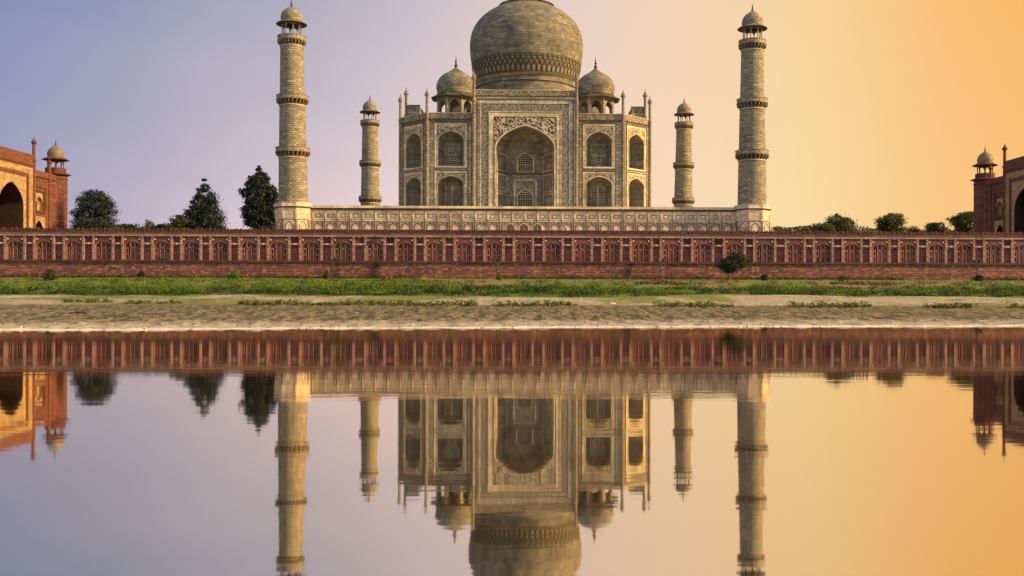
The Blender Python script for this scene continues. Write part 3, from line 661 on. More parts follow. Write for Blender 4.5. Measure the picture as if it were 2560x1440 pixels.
# roof kiosks
def kiosk(loc, parent):
    kb = MB(); r = 4.25; side = 2*r*math.tan(PI/8)
    k0 = bpy.data.objects.new('roof_kiosk', None)
    mb = MB()
    mb.lathe((0,0,0), [(r/math.cos(PI/8)+.3,0),(r/math.cos(PI/8)+.3,1.2),(r/math.cos(PI/8)-.2,1.2),(0,1.2)], marble, 8, PI/8)
    for i in range(8):
        a = PI/4*i; n_ = Vector((math.cos(a), math.sin(a), 0)); Fk = Fr(n_*r, (-n_.y, n_.x, 0)); Fi = Fr(n_*(r-.5), (n_.y, -n_.x, 0))
        arch_face(mb, Fk, -side/2, side/2, 1.2, 7.6, 0, 1.18, 1.2, 4.9, 6.35, 0, marble_tower, 8)
        arch_face(mb, Fi, -side/2+.2, side/2-.2, 1.2, 7.6, 0, 1.18, 1.2, 4.9, 6.35, 0, marble_niche_shaded, 8)
        rim(mb, Fk, -side/2+.08, side/2-.08, 1.3, 7.1, .08, 0, .07, marble_trim, False)
        lev = [(1.18,1.2)]+arch_pts(1.18, 4.9, 6.35, 8)
        for (x0,y0),(x1,y1) in zip(lev, lev[1:]):
            for sg in (-1,1): mb.face([Fk.P(sg*x0,y0,0), Fk.P(sg*x1,y1,0), Fk.P(sg*x1,y1,-.5), Fk.P(sg*x0,y0,-.5)], marble_niche_shaded)
    arc = mb.build('roof_kiosk', parent); arc.location = loc
    mb = MB(); q8 = 1/math.cos(PI/8)
    mb.lathe((0,0,0), [(r*q8,7.6),(r*q8,7.2),(r*q8+1.5,6.95),(r*q8+1.55,7.05),(r*q8+.3,7.65),(r*q8+.1,7.9),(4.3,8.4),(0,8.4)], dark_trim, 8, PI/8); mb.build('eave', arc)
    mb = MB(); mb.lathe((0,0,0), [(4.4,8.1),(4.42,8.8),(4.62,9.5),(4.58,10.4),(4.3,11.3),(3.75,12.1),(3.0,12.8),(2.35,13.15)], marble_dome, 40); mb.build('dome', arc, smooth=True)
    mb = MB(); mb.lathe((0,0,0), [(2.9,12.85),(2.5,13.05),(1.9,13.4),(1.1,13.9),(.5,14.4),(.35,14.7)], marble_dome, 24); mb.build('lotus_crown', arc, smooth=True)
    finial((0,0,14.6), 2.9, arc)
    return arc
K = kiosk((-16.6,-17.6,20.9), T)
for sx_, sy_ in ((1,-1),(-1,1),(1,1)): dup(K, T, (16.6*sx_, 17.6*sy_, 20.9))

# ================================================================== MINARETS
def minaret():
    t0 = thing('minaret', '', 'tower', (0,0,13.2), 'four marble towers at the corners of the platform')
    mb = MB(); q8 = 1/math.cos(PI/8)
    mb.lathe((0,0,0), [(3.55*q8,0),(3.55*q8,.5),(3.4*q8,.5),(3.4*q8,5.7),(3.6*q8,5.8),(3.75*q8,6.1),(3.55*q8,6.25),(3.5*q8,6.9),(0,6.9)], [marble_plinth]*4+[dark_trim,marble_trim,marble_plinth,marble_plinth], 8, PI/8)
    base = mb.build('octagonal_base', t0)
    pm = MB()
    for i in range(8):
        a = PI/4*i; n_ = Vector((math.cos(a), math.sin(a), 0)); Fk = Fr(n_*3.4, (-n_.y, n_.x, 0)); s_ = 3.4*math.tan(PI/8)
        rim(pm, Fk, -s_+.08, s_-.08, .6, 3.5, .12, 0, .08, dark_trim); rim(pm, Fk, -s_+.08, s_-.08, 3.75, 5.35, .12, 0, .08, marble_trim)
        arch_band(pm, Fk, 0, .7, 2.2, 3.0, .1, 0, .08, dark_trim, .72)
    pm.build('panelling', base)
    def sh(r0, z0, r1, z1):
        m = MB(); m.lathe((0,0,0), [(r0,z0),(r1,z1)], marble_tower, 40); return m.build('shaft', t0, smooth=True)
    def gal(z, r, ro):
        m = MB(); m.lathe((0,0,0), [(r,z-1.15),(r+.12,z-1.1),(r+.12,z-.95),(r,z-.9),(r+.02,z-.1),(ro,z),(ro+.06,z+.1),(ro+.06,z+.25),(ro-.02,z+.3),(ro-.02,z+.95),(ro+.05,z+1.0),(ro+.05,z+1.12),(ro-.2,z+1.12),(ro-.2,z+.25),(0,z+.25)],
            [marble_trim,marble_trim,marble_trim,dark_trim,dark_trim,marble_dome,marble_dome,dark_trim,parapet_m,marble_dome,marble_dome,marble_dome,marble_dome,marble_dome], 40)
        nb = 24
        for i in range(nb):
            a = 2*PI*i/nb; n_ = Vector((math.cos(a), math.sin(a), 0)); Fk = Fr(Vector((0,0,0)), (-n_.y, n_.x, 0))
            for wa, wb, va, vb in ((r-.05, r+.3*(ro-r), z-.85, z), (r+.28*(ro-r), ro-.03, z-.45, z)):
                m.box(Fk, -.11, .11, va, vb, wa, wb, marble_dome)
        return m.build('gallery', t0)
    z1, z2, z3 = 17.25, 28.0, 40.2             # gallery floors above the terrace
    sh(2.98, 6.9, 2.82, z1-.9); gal(z1, 2.82, 3.45); sh(2.78, z1+.2, 2.58, z2-.9); gal(z2, 2.58, 3.2); sh(2.52, z2+.2, 2.30, z3-.9); gal(z3, 2.30, 2.85)
    ki = MB(); ki.lathe((0,0,0), [(2.15,z3+.2),(2.15,z3+.5),(0,z3+.5)], marble_tower, 8, PI/8)
    kk = ki.build('kiosk', t0)
    for i in range(8):
        a = PI/4*i+PI/8; p = MB(); c = (1.9*math.cos(a), 1.9*math.sin(a), z3+.5)
        p.lathe(c, [(.2,0),(.2,.25),(.12,.35),(.11,2.5),(.2,2.7),(.22,3.0)], marble_tower, 8); p.build('pillar', kk)
    hd = MB(); q8 = 1/math.cos(PI/8)
    for i in range(8):
        a = PI/4*i; n_ = Vector((math.cos(a), math.sin(a), 0)); Fk = Fr(n_*1.85, (-n_.y, n_.x, 0)); s_ = 1.85*math.tan(PI/8)
        arch_face(hd, Fk, -s_, s_, z3+2.6, z3+4.0, 0, s_-.12, z3+2.6, z3+2.6, z3+3.5, 0, marble_dome, 6)
    hd.lathe((0,0,0), [(1.85*q8,z3+3.95),(1.9*q8,z3+3.8),(3.1,z3+3.55),(3.12,z3+3.65),(2.3,z3+4.15),(2.15,z3+4.25),(2.15,z3+4.45),(0,z3+4.45)], [dark_trim,dark_trim,dark_trim,marble_dome,marble_dome,marble_dome,marble_dome], 24)
    hd.build('eave', kk)
    dm = MB(); dm.lathe((0,0,0), [(2.12,z3+4.3),(2.15,z3+4.7),(2.2,z3+5.1),(2.05,z3+5.7),(1.75,z3+6.2),(1.3,z3+6.65),(.8,z3+7.0),(.45,z3+7.2),(.2,z3+7.4)], marble_tower, 24); dm.build('dome', kk, smooth=True)
    finial((0,0,z3+7.2), 1.9, kk)
    return t0
mt = minaret()
spec = [(-47.5, -47.5, 'nearer tall marble tower left of the tomb, standing beside the dark oval tree', -.7, 0),
        (47.5, -47.5, 'nearer tall marble tower right of the tomb, against the orange sky', 0, 0),
        (-47.5, 47.5, 'farther small-looking marble tower between the left near tower and the tomb', -.35, -.55),
        (47.5, 47.5, 'farther small-looking marble tower between the tomb and the right near tower', .35, -.55)]
for i, (x, y, lab, lean, dz) in enumerate(spec):
    o = mt if i == 0 else dup(mt)
    o.location = (x, YC+y, 13.2+dz); o['label'] = lab; o.rotation_euler = (0, R(lean), 0)

# ================================================================== SANDSTONE BUILDINGS
def side_hall(x, sgn, label, dark):
    H = thing('sandstone_hall', label, 'building', (x, 249.5, 13.2), 'pair of red sandstone halls facing the tomb')
    F = Fr((0,0,0), (0, sgn, 0))              # sgn 1: faces +x
    Pb, Ub = 11.3, 27.0
    body = MB(); B = Fr(F.P(0,0,0), F.t)
    body.box(F, -Ub, -6.8, 0, 19.3, -20, -2.4, msand); body.box(F, 6.8, Ub, 0, 19.3, -20, -2.4, msand); body.box(F, -6.8, 6.8, 17.2, 19.3, -20, -2.4, msand); body.box(F, -6.8, 6.8, 0, 17.2, -20, -12, msand); body.build('body', H)
    for sg in (-1, 1):
        cx = sg*16.8; u0, u1 = sorted((sg*Pb, sg*22.3)); mb = MB()
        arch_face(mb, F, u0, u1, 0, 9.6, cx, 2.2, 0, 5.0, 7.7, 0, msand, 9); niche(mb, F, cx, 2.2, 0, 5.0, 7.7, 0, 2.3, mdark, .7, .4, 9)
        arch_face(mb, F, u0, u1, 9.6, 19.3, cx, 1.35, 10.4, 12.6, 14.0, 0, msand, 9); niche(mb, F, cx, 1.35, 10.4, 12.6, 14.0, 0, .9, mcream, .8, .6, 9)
        w_ = mb.build('wing', H)
        fr_ = MB(); spandrel(fr_, F, cx, 2.2, 5.0, 7.7, 8.9, 3.3, .05, mcream, 9); rim(fr_, F, cx-3.6, cx+3.6, 0, 9.2, .28, 0, .16, msand, False)
        for sg2 in (-1, 1):
            a0, b0 = sorted((cx+sg2*2.2, cx+sg2*3.3)); fr_.rect(F, a0, b0, 0, 5.0, .05, mcream)
        rim(fr_, F, cx-3.3, cx+3.3, 9.9, 17.0, .35, 0, .3, msand); rim(fr_, F, cx-2.3, cx+2.3, 10.2, 15.6, .22, 0, .2, sand_niche)
        spandrel(fr_, F, cx, 1.4, 12.6, 14.1, 15.0, 1.9, .07, mcream, 9); arch_band(fr_, F, cx, 1.35, 12.6, 14.0, .14, 0, .16, mdark, 10.4)
        fr_.build('frame', w_)
        a0, b0 = sorted((sg*22.3, sg*Ub)); s2 = MB(); s2.box(F, a0, b0, 0, 19.3, -2.4, 0, msand)
        for k in range(7):
            z0 = .8+k*2.6
            rim(s2, F, (a0+b0)/2-1.5, (a0+b0)/2+1.5, z0, z0+2.1, .16, 0, .12, sand_low); s2.box(F, (a0+b0)/2-.6, (a0+b0)/2+.6, z0+.55, z0+1.55, 0, .06, sand_niche)
        s2.build('panelled_strip', H)
        pr = MB(); a0, b0 = sorted((sg*Pb, sg*Ub)); pr.box(F, a0, b0, 19.3, 19.55, -2.6, .35, mdark); pr.box(F, a0, b0, 19.55, 21.0, -.5, .1, msand); pr.build('parapet', H)
        p = F.P(sg*22.3, 0, .1); pinnacle(p, 0, 25.4, H, 1.0, msand); p = F.P(sg*Pb, 0, 1.4); pinnacle(p, 0, 29.5, H, 1.2, msand)
        # corner tower
        c = F.P(sg*28.6, 0, -1.3); q8 = 1/math.cos(PI/8); tw = MB()
        tw.lathe(c, [(2.75*q8,0),(2.75*q8,21.3),(0,21.3)], msand, 8, PI/8); tw_ = tw.build('corner_tower', H)
        dt = MB()
        for i in range(8):
            a = PI/4*i; n_ = Vector((math.cos(a), math.sin(a), 0)); Fk = Fr(Vector(c)+n_*2.75, (-n_.y, n_.x, 0)); s_ = 2.75*math.tan(PI/8)
            for k in range(8):
                z0 = .6+k*2.45; rim(dt, Fk, -s_+.15, s_-.15, z0, z0+2.0, .14, 0, .1, sand_low); dt.box(Fk, -.42, .42, z0+.6, z0+1.4, 0, .05, sand_niche)
            dt.box(Fk, -s_, s_, 20.0, 20.3, 0, .2, mdark)
        dt.build('panelling', tw_)
        bl = MB(); bl.lathe(c, [(2.75*q8,21.1),(3.7*q8,21.3),(3.72*q8,21.45),(2.7*q8,21.9),(2.45*q8,22.0),(2.45*q8,23.2),(2.3*q8,23.2),(2.3*q8,22),(0,22)], mdark, 8, PI/8); bl.build('balcony', tw_)
        for i in range(8):
            a = PI/4*i+PI/8; p = MB(); p.lathe((c[0]+2.0*math.cos(a), c[1]+2.0*math.sin(a), c[2]+22.0), [(.22,0),(.14,.3),(.13,2.4),(.24,2.9)], msand, 8); p.build('pillar', tw_)
        hd = MB()
        for i in range(8):
            a = PI/4*i; n_ = Vector((math.cos(a), math.sin(a), 0)); Fk = Fr(Vector(c)+n_*1.95, (-n_.y, n_.x, 0)); s_ = 1.95*math.tan(PI/8)
            arch_face(hd, Fk, -s_, s_, 24.3, 25.8, 0, s_-.15, 24.3, 24.3, 25.2, 0, mdark, 6)
        hd.lathe(c, [(2.1*q8,25.7),(3.3*q8,25.45),(3.33*q8,25.55),(2.3*q8,26.1),(2.1*q8,26.2),(0,26.2)], mdark, 8, PI/8); hd.build('eave', tw_)
        dm = MB(); dm.lathe(c, [(2.1,26.1),(2.1,26.7),(2.2,27.1),(2.05,27.8),(1.7,28.4),(1.2,28.9),(.6,29.3),(.2,29.6)], mwhite, 24); dm.build('dome', tw_, smooth=True)
        finial((c[0], c[1], c[2]+29.4), 2.0, tw_)
    Pk = Fr(F.P(0,0,1.4), F.t); mb = MB()
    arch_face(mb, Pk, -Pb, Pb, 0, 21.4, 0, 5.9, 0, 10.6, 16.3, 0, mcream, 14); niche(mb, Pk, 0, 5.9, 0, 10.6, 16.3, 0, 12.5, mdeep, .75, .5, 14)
    for sg in (-1, 1):
        a = [Pk.P(sg*Pb,0,0), Pk.P(sg*Pb,0,-5), Pk.P(sg*Pb,24.3,-5), Pk.P(sg*Pb,24.3,0)]; mb.face(a, msand)
    mb.rect(Pk, -Pb, Pb, 19, 24.3, -5, msand); mb.face([Pk.P(-Pb,24.3,0), Pk.P(Pb,24.3,0), Pk.P(Pb,24.3,-5), Pk.P(-Pb,24.3,-5)], msand)
    pt = mb.build('portal', H)
    fm = MB(); fm.box(Pk, -Pb, Pb, 21.4, 21.75, -.3, .4, mdark); fm.box(Pk, -Pb, Pb, 21.75, 24.4, -.3, .12, msand)
    rim(fm, Pk, -8.6, 8.6, 0, 19.4, .75, 0, .18, msand, False); rim(fm, Pk, -7.7, 7.7, 0, 18.5, .18, 0, .12, mdark, False); arch_band(fm, Pk, 0, 5.9, 10.6, 16.3, .3, 0, .15, mcream, 0, 14)
    rim(fm, Pk, -Pb, Pb, 0, 21.4, .35, 0, .2, msand, False)
    fm.build('frame', pt)
    for u, rr, zz in ((0, 7.8, 22), (-17, 5.0, 19.3), (17, 5.0, 19.3)):
        c = F.P(u, 0, -12); dm = MB(); dm.lathe(c, [(rr*.9,zz-.2),(rr*.9,zz+2.5),(rr,zz+4),(rr*1.04,zz+6),(rr*.95,zz+8),(rr*.72,zz+10),(rr*.4,zz+11.6),(rr*.1,zz+12.4),(0,zz+12.6)] if rr > 6 else [(rr*.9,zz-.1),(rr*.9,zz+1),(rr,zz+2),(rr*.95,zz+4),(rr*.7,zz+5.6),(rr*.3,zz+6.8),(0,zz+7.1)], mwhite, 40)
        dd_ = dm.build('roof_dome', H, smooth=True); finial((c[0], c[1], c[2]+(zz+12.3 if rr > 6 else zz+7)), 3.0, dd_)
    return H
side_hall(-130.5, 1, 'red sandstone hall at the left edge with a sunlit golden arched portal', False)
side_hall(130.0, -1, 'red sandstone hall at the right edge with its inward face in shade', True)

# ================================================================== VEGETATION
def leafmesh(name, pts, size, mat, parent=None, up=0.0, aspect=1.0, rng=RNG):
    n = len(pts); a = rng.normal(size=(n,3)); a /= np.linalg.norm(a, axis=1)[:,None]+1e-9
    if up: a[:,2] += up*np.sign(a[:,2]+.01)*np.abs(rng.normal(size=n)); a /= np.linalg.norm(a, axis=1)[:,None]
    r = rng.normal(size=(n,3)); b_ = np.cross(a, r); b_ /= np.linalg.norm(b_, axis=1)[:,None]+1e-9
    s = (np.asarray(size)*rng.uniform(.6, 1.35, n))[:,None]
    A = a*s*aspect; B = b_*s*.62
    v = np.stack([pts-A*.5, pts+B*.5, pts+A*.5, pts-B*.5], 1).reshape(-1,3)
    me = bpy.data.meshes.new(name); me.vertices.add(4*n); me.vertices.foreach_set('co', v.astype('f').ravel())
    me.loops.add(4*n); me.loops.foreach_set('vertex_index', np.arange(4*n, dtype='i')); me.polygons.add(n); me.polygons.foreach_set('loop_start', np.arange(0, 4*n, 4, dtype='i'))
    me.update(calc_edges=True); me.materials.append(mat)
    o = bpy.data.objects.new(name, me); C.objects.link(o)
    if parent: o.parent = parent
    return o
def tree(label, px, ytop, Y, prof, mat, zb, name='tree', nclump=170, nleaf=60, leaf=.55, lx=0, group=None, csz=.13, flat=1.0, cat='tree', trunk=.35, behind=True):
    """prof: list of (height fraction, half width in px, offset px)"""
    x, zt = at(px, ytop, Y); H = zt-zb; m_px = at(px+1, ytop, Y)[0]-x
    t0 = thing(name, label, cat, (x, Y, zb), group)
    if behind:
        f0 = (at(px, 572, Y)[1]-zb)/H; prof = [(f0*.55, prof[0][1])+tuple(prof[0][2:])]+[(f0+(1-f0)*p[0],)+tuple(p[1:]) for p in prof]; nclump = int(nclump*1.0)
    hs = np.array([p[0] for p in prof]); rs = np.array([p[1] for p in prof])*m_px; of = np.array([p[2] if len(p) > 2 else 0 for p in prof])*m_px
    rng = np.random.default_rng(abs(hash((px, ytop))) % 2**31 if False else int(px*7+ytop))
    h = []; 
    grid = np.linspace(hs[0], hs[-1], 60); wgt = np.interp(grid, hs, rs)**1.5+.01; wgt /= wgt.sum()
    h = rng.choice(grid, nclump, p=wgt)+rng.uniform(-.01,.01,nclump)
    rr = np.interp(h, hs, rs); ang = rng.uniform(0, 2*PI, nclump); rad = np.sqrt(rng.uniform(.08, 1, nclump))
    rmax = rs.max(); cs = csz*rmax*rng.uniform(.6, 1.4, nclump)*np.clip(rr/rmax+.25, .35, 1)
    rad_ = np.maximum(rr-cs*.8, 0)*rad
    cc = np.stack([np.cos(ang)*rad_+np.interp(h, hs, of), np.sin(ang)*rad_, h*H], 1)
    pts = np.repeat(cc, nleaf, 0)+rng.normal(size=(nclump*nleaf, 3))*np.repeat(cs, nleaf)[:,None]*np.array([.62,.62,.42*flat])
    pts = pts[pts[:,2] < H*1.01]
    leafmesh('crown', pts, leaf, mat, t0, rng=rng)
    tb = MB(); z0 = 0; top = H*.8; r0 = trunk
    pts_ = [(0,0,-.3),(rng.normal()*.2,0,H*.25),(float(np.interp(.5,hs,of))*.6,0,H*.5),(float(np.interp(.8,hs,of)),0,top)]
    for k in range(3): tb.tube(pts_[k], pts_[k+1], r0*(1-.28*k), r0*(1-.28*(k+1)), bark)
    for k in range(0, nclump, 9):
        if cc[k,2] > H*.2: 
            f = min(.7, max(.12, (cc[k,2]/H)*.6)); s = Vector((np.interp(f,hs,of)*.5, 0, f*H)); tb.tube(s, cc[k], r0*.28, r0*.08, bark, 5)
    tb.build('trunk', t0)
    return t0
G = 13.2
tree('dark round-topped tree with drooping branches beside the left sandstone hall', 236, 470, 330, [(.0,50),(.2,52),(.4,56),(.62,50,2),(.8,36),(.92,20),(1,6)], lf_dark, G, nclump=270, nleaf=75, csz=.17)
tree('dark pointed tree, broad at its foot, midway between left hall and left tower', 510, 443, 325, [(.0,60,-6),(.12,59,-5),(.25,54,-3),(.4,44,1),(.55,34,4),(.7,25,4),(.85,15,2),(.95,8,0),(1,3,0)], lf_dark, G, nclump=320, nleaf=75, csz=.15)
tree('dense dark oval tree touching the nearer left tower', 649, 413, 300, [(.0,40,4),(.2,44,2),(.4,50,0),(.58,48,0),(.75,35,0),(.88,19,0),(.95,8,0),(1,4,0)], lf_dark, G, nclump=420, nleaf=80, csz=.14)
tree('rounded green tree crouching at the left foot of the pointed tree', 447, 538, 318, [(.1,22),(.45,28),(.75,20),(1,6)], lf_olive, G, nclump=70, nleaf=60, csz=.3)
tree('tiny faint tree rising above the low green line left of the pointed tree', 372, 548, 380, [(.1,8),(.5,14),(.8,13),(1,5)], lf_olive, G, nclump=40, nleaf=40, csz=.3, leaf=.5)
tree('low dark green tree spreading beneath the round-topped tree', 232, 545, 322, [(.1,50),(.45,62),(.8,42),(1,10)], lf_dark, G, nclump=110, nleaf=60, csz=.22)
for px, yt, hw, lab in ((325,560,38,'low green shrub just right of the round-topped tree'), (405,562,30,'low shrub between the tiny tree and the rounded tree')):
    tree(lab, px, yt, 330, [(.1,hw),(.6,hw*.95),(1,hw*.5)], lf_olive, G, nclump=60, nleaf=50, csz=.2, cat='shrub', name='shrub', trunk=.15)
tree('green-brown tree with a peaked crown, first tall one right of the marble platform', 2096, 536, 330, [(.0,44,4),(.3,44,4),(.6,32,0),(.8,18,-3),(1,5,-3)], lf_olive, G, nclump=170, nleaf=60, csz=.2)
tree('green-brown bushy tree just left of the peaked tree', 2052, 560, 325, [(.1,36),(.5,34),(.85,24),(1,8)], lf_olive, G, nclump=80, nleaf=55, csz=.25)
tree('lopsided green-brown tree with a side tuft, standing alone against the orange sky', 2228, 533, 320, [(.0,30,2),(.3,38,-4),(.5,40,-6),(.65,28,4),(.9,22,6),(1,12,4)], lf_olive, G, nclump=170, nleaf=60, csz=.22)
tree('small tree in the gap right of the lopsided tree', 2283, 566, 325, [(.1,16),(.5,20),(1,6)], lf_olive, G, nclump=45, nleaf=45, csz=.3, trunk=.15)
tree('low rounded tree left of the large tree by the right hall', 2341, 557, 322, [(.1,28),(.5,29),(.85,20),(1,8)], lf_olive, G, nclump=80, nleaf=55, csz=.25)
tree('large spreading tree touching the right sandstone hall', 2410, 530, 318, [(.1,30,4),(.3,42,0),(.55,42,2),(.8,30,6),(1,12,8)], lf_olive, G, nclump=140, nleaf=60, csz=.2)
for px, yt, hw, lab in ((1958,576,26,'thin line of scrub next to the right end of the platform'), (2006,572,22,'small bush between the thin scrub and the bushy tree')):
    tree(lab, px, yt, 320, [(.1,hw),(.6,hw*.95),(1,hw*.5)], lf_olive, G, nclump=45, nleaf=40, csz=.2, cat='shrub', name='shrub', trunk=.12)
# tree in front of the wall
x0 = ax(1820, 178); tree('small leaning tree with a wide dark crown on the lawn against the red wall', 1820, 631, 178, [(.30,18,-6),(.42,38,6),(.55,44,12),(.7,38,18),(.85,26,20),(1,12,18)], lf_small, g(x0,178), behind=False, nclump=170, nleaf=60, leaf=.22, csz=.16, trunk=.13)
def bush(label, px, ytop, Y, hw, mat, group=None, n=45, leaf=.2):
    x = ax(px, Y); return tree(label, px, ytop, Y, [(.05,hw*.7),(.4,hw),(.8,hw*.8),(1,hw*.4)], mat, g(x, Y)-.05, name='bush', nclump=n, nleaf=45, leaf=leaf, csz=.3, cat='bush', trunk=.05, group=group, behind=False)
bush('sparse grey-green bush standing taller than the scrub near the left edge', 125, 672, 163, 20, lf_scrub2, n=50)
bush('small dark round bush against the wall foot at left', 352, 677, 180, 10, lf_small)
bush('low yellow-green bush at the wall foot below the pointed trees', 583, 680, 178, 18, lf_scrub)
bush('small brownish bush beside the second lamp post from left', 814, 676, 180, 8, lf_scrub2)
bush('small bright green bush at the foot of the third lamp post', 1249, 684, 180, 9, lf_scrub)
bush('dark bush right of the small leaning tree', 1912, 686, 180, 10, lf_small)
bush('yellow-green little bush midway between the last two lamp posts', 2105, 690, 180, 9, lf_scrub)
bush('dark round bush at the foot of the rightmost lamp post', 2446, 687, 180, 12, lf_small)
# scrub on the bank
def scrub(name, n, tlo, thi, xr, hfun, leaf, mat, label, cat, nl=55, rng=np.random.default_rng(5), cl=(.5,1.3)):
    x = rng.uniform(xr[0], xr[1], n); t_ = rng.uniform(tlo, thi, n)
    sh_ = shore(x); y = sh_+t_*(YW-sh_)/(YW-45.3); dens = fbm(x*.09, y*.2, 3, 77)
    k = hfun(x, t_, dens); keep = k > .08; x, y, k = x[keep], y[keep], k[keep]
    z = gz(x, y)[0]; r = rng.uniform(cl[0], cl[1], len(x))
    c = np.stack([x, y, z+k*.45], 1)
    pts = np.repeat(c, nl, 0)+rng.normal(size=(len(c)*nl, 3))*np.stack([np.repeat(r, nl)*.6, np.repeat(r, nl)*.6, np.repeat(k, nl)*.36], 1)
    zz = gz(pts[:,0], pts[:,1])[0]; pts = pts[pts[:,2] > zz-.05]
    return tag(leafmesh(name, pts, leaf, mat, rng=rng), label, cat, kind='stuff')
lf_deep = leafm('shaded_scrub_foliage', (.012,.03,.006), (.022,.045,.008), .1, .3)  # undershadow of the bushes put into a darker leaf colour
scrub('bank_scrub', 330, 99, 110, (-105, 105), lambda x, t_, d: np.clip(np.where(x < -5, 1.2, .85)-(t_-98)*.03, .3, 2)*(.8+np.clip(d,-.3,.4)*2.6), .22, lf_scrub, 'band of green bushy scrub covering the river bank below the lawn', 'scrub', 240, cl=(.7, 2.6))
scrub('undergrowth', 900, 97, 108, (-105, 105), lambda x, t_, d: .42+d*.9, .2, lf_deep, 'dark green undergrowth coloured as the shade beneath the brighter scrub of the bank', 'undergrowth', 60, rng=np.random.default_rng(8))
scrub('dry_scrub', 300, 103, 120, (-25, 105), lambda x, t_, d: .5+d*1.6, .2, lf_scrub2, 'brownish dry weeds among the green scrub of the bank', 'weeds', 60, rng=np.random.default_rng(9))
scrub('lawn_fringe', 420, 110, 124, (-105, -12), lambda x, t_, d: .35+d*1.2, .2, lf_scrub, 'bright green low growth at the top edge of the bank on the left', 'ground cover', 60, rng=np.random.default_rng(10))
scrub('sand_grass', 240, 46, 94, (-80, 90), lambda x, t_, d: .10+d*.8, .11, lf_scrub, 'thin patches of green grass on the pale sand', 'grass', 60, cl=(.7, 2.6), rng=np.random.default_rng(12))
rngh = np.random.default_rng(3)
hx = rngh.uniform(-105, 105, 5200); hx = hx[(vnoise(hx*.12, hx*0, 4) > .3)]
hp = np.stack([hx, YW-1.1+rngh.normal(size=len(hx))*.18, gz(hx, hx*0+YW-1)[0]+rngh.uniform(.02, .5, len(hx))], 1)
tag(leafmesh('hedge', np.repeat(hp, 3, 0)+rngh.normal(size=(len(hp)*3,3))*.12, .22, lf_small, rng=rngh), 'low dark hedge running along the foot of the red wall', 'hedge', kind='stuff')
# leafy plants at the edge of the mud
patches = [(160,222,'short leafy plant patch on the mud, leftmost of the row'), (232,276,'small reddish-green plant patch right of the leftmost one'), (320,366,'small low plant patch, third from the left on the mud edge'),
    (405,444,'small dark plant patch, fourth from the left on the mud edge'), (600,775,'long leafy patch below the nearer left tower'), (778,852,'thin yellowish patch joining two longer leafy patches'),
    (850,1010,'leafy patch with upright shoots below the left side of the tomb'), (1012,1195,'leafy patch with tall shoots below the tomb portal, left part'), (1236,1300,'small leafy patch directly below the tomb portal'),
    (1304,1356,'bright leafy tuft just right of the portal axis'), (1362,1436,'bright leafy patch below the right side of the tomb portal'), (1640,1832,'dark leafy patch below and left of the leaning tree'),
    (1972,2178,'long dark leafy patch right of the nearer right tower'), (2318,2434,'dark leafy patch in two clumps near the right edge'), (2520,2562,'small plant patch at the right edge of the mud')]
for i, (p0, p1, lab) in enumerate(patches):
    rng = np.random.default_rng(100+i); Yp = 84+rng.uniform(-1, 1)+(0 if p0 > 500 else 2)
    xa, xb = ax(p0, Yp), ax(p1, Yp); w_ = xb-xa; cxp = (xa+xb)/2
    n = max(8, int(w_*(9 if p0 > 500 else 7)))
    cx_ = np.linspace(-w_/2, w_/2, n)+rng.normal(size=n)*.1; cy_ = rng.normal(size=n)*.6; hh_ = rng.uniform(.15, .55, n)*(.7 if p0 < 500 or p0 == 778 else 1)
    nl = 34; pts = []
    zc = gz(cx_+cxp, cy_+Yp)[0]
    pts = np.repeat(np.stack([cx_, cy_, zc], 1), nl, 0); u_ = rng.uniform(0, 1, len(pts)); hr = np.repeat(hh_, nl)
    pts[:,0] += rng.normal(size=len(pts))*.13; pts[:,1] += rng.normal(size=len(pts))*.13; pts[:,2] += u_*hr
    o = leafmesh('leafy_plants', pts, .13, lf_shore if p0 < 1500 else lf_small if False else lf_shore, rng=rng, aspect=1.2); o.location = (cxp, Yp, 0)
    tag(o, lab, 'plants', 'leafy plant patches along the edge of the mud')

# ================================================================== SMALL THINGS
def lamp():
    t0 = thing('lamp_post', '', 'lamp post', (0,0,0), 'lamp posts along the lawn')
    m = MB(); m.lathe((0,0,0), [(.2,0),(.2,.25),(.11,.35),(.09,3.45)], metal, 10); m.build('pole', t0)
    m = MB(); m.box(WF, -.62, .62, 3.4, 3.48, -.05, .05, metal); m.build('crossbar', t0)
    for sg in (-1, 1):
        m = MB(); c = (sg*.5, 0, 3.42)
        m.lathe(c, [(.07,0),(.12,.06),(.34,.12),(.36,.42),(.2,.55),(0,.6)], metal, 10); m.build('lamp_head', t0)
    return t0
lp = lamp()
for i, (px, lab) in enumerate(((410,'twin-headed dark lamp post farthest left, before the red wall'), (831,'twin-headed dark lamp post below and right of the left tower'), (1243,'twin-headed dark lamp post below the tomb portal'),
        (1651,'twin-headed dark lamp post left of the small leaning tree'), (2053,'twin-headed dark lamp post first right of the leaning tree'), (2443,'twin-headed dark lamp post nearest the right edge'))):
    x = ax(px, 181); o = lp if i == 0 else dup(lp)
    o.location = (x, 181, g(x, 181)-.03); o['label'] = lab
fx = [ax(p, 166) for p in (893, 990, 1037, 1086, 1122, 1163, 1208, 1250, 1295, 1342, 1391, 1438, 1485, 1531, 1583, 1632, 1679)]
fence = thing('wire_fence', 'thin dark fence posts with wires along the bank before the wall', 'fence', (fx[0], 166, 3.9))
for x in fx:
    m = MB(); m.tube((x-fx[0], 0, g(x,166)-3.95), (x-fx[0]+.05, 0, g(x,166)-3.9+1.75), .07, .06, metal, 6); m.build('post', fence)
m = MB()
for h in (.6, 1.1, 1.6):
    for a, b_ in zip(fx, fx[1:]): m.tube((a-fx[0], 0, g(a,166)-3.9+h), (b_-fx[0], 0, g(b_,166)-3.9+h), .012, .012, metal, 4)
m.build('wires', fence)
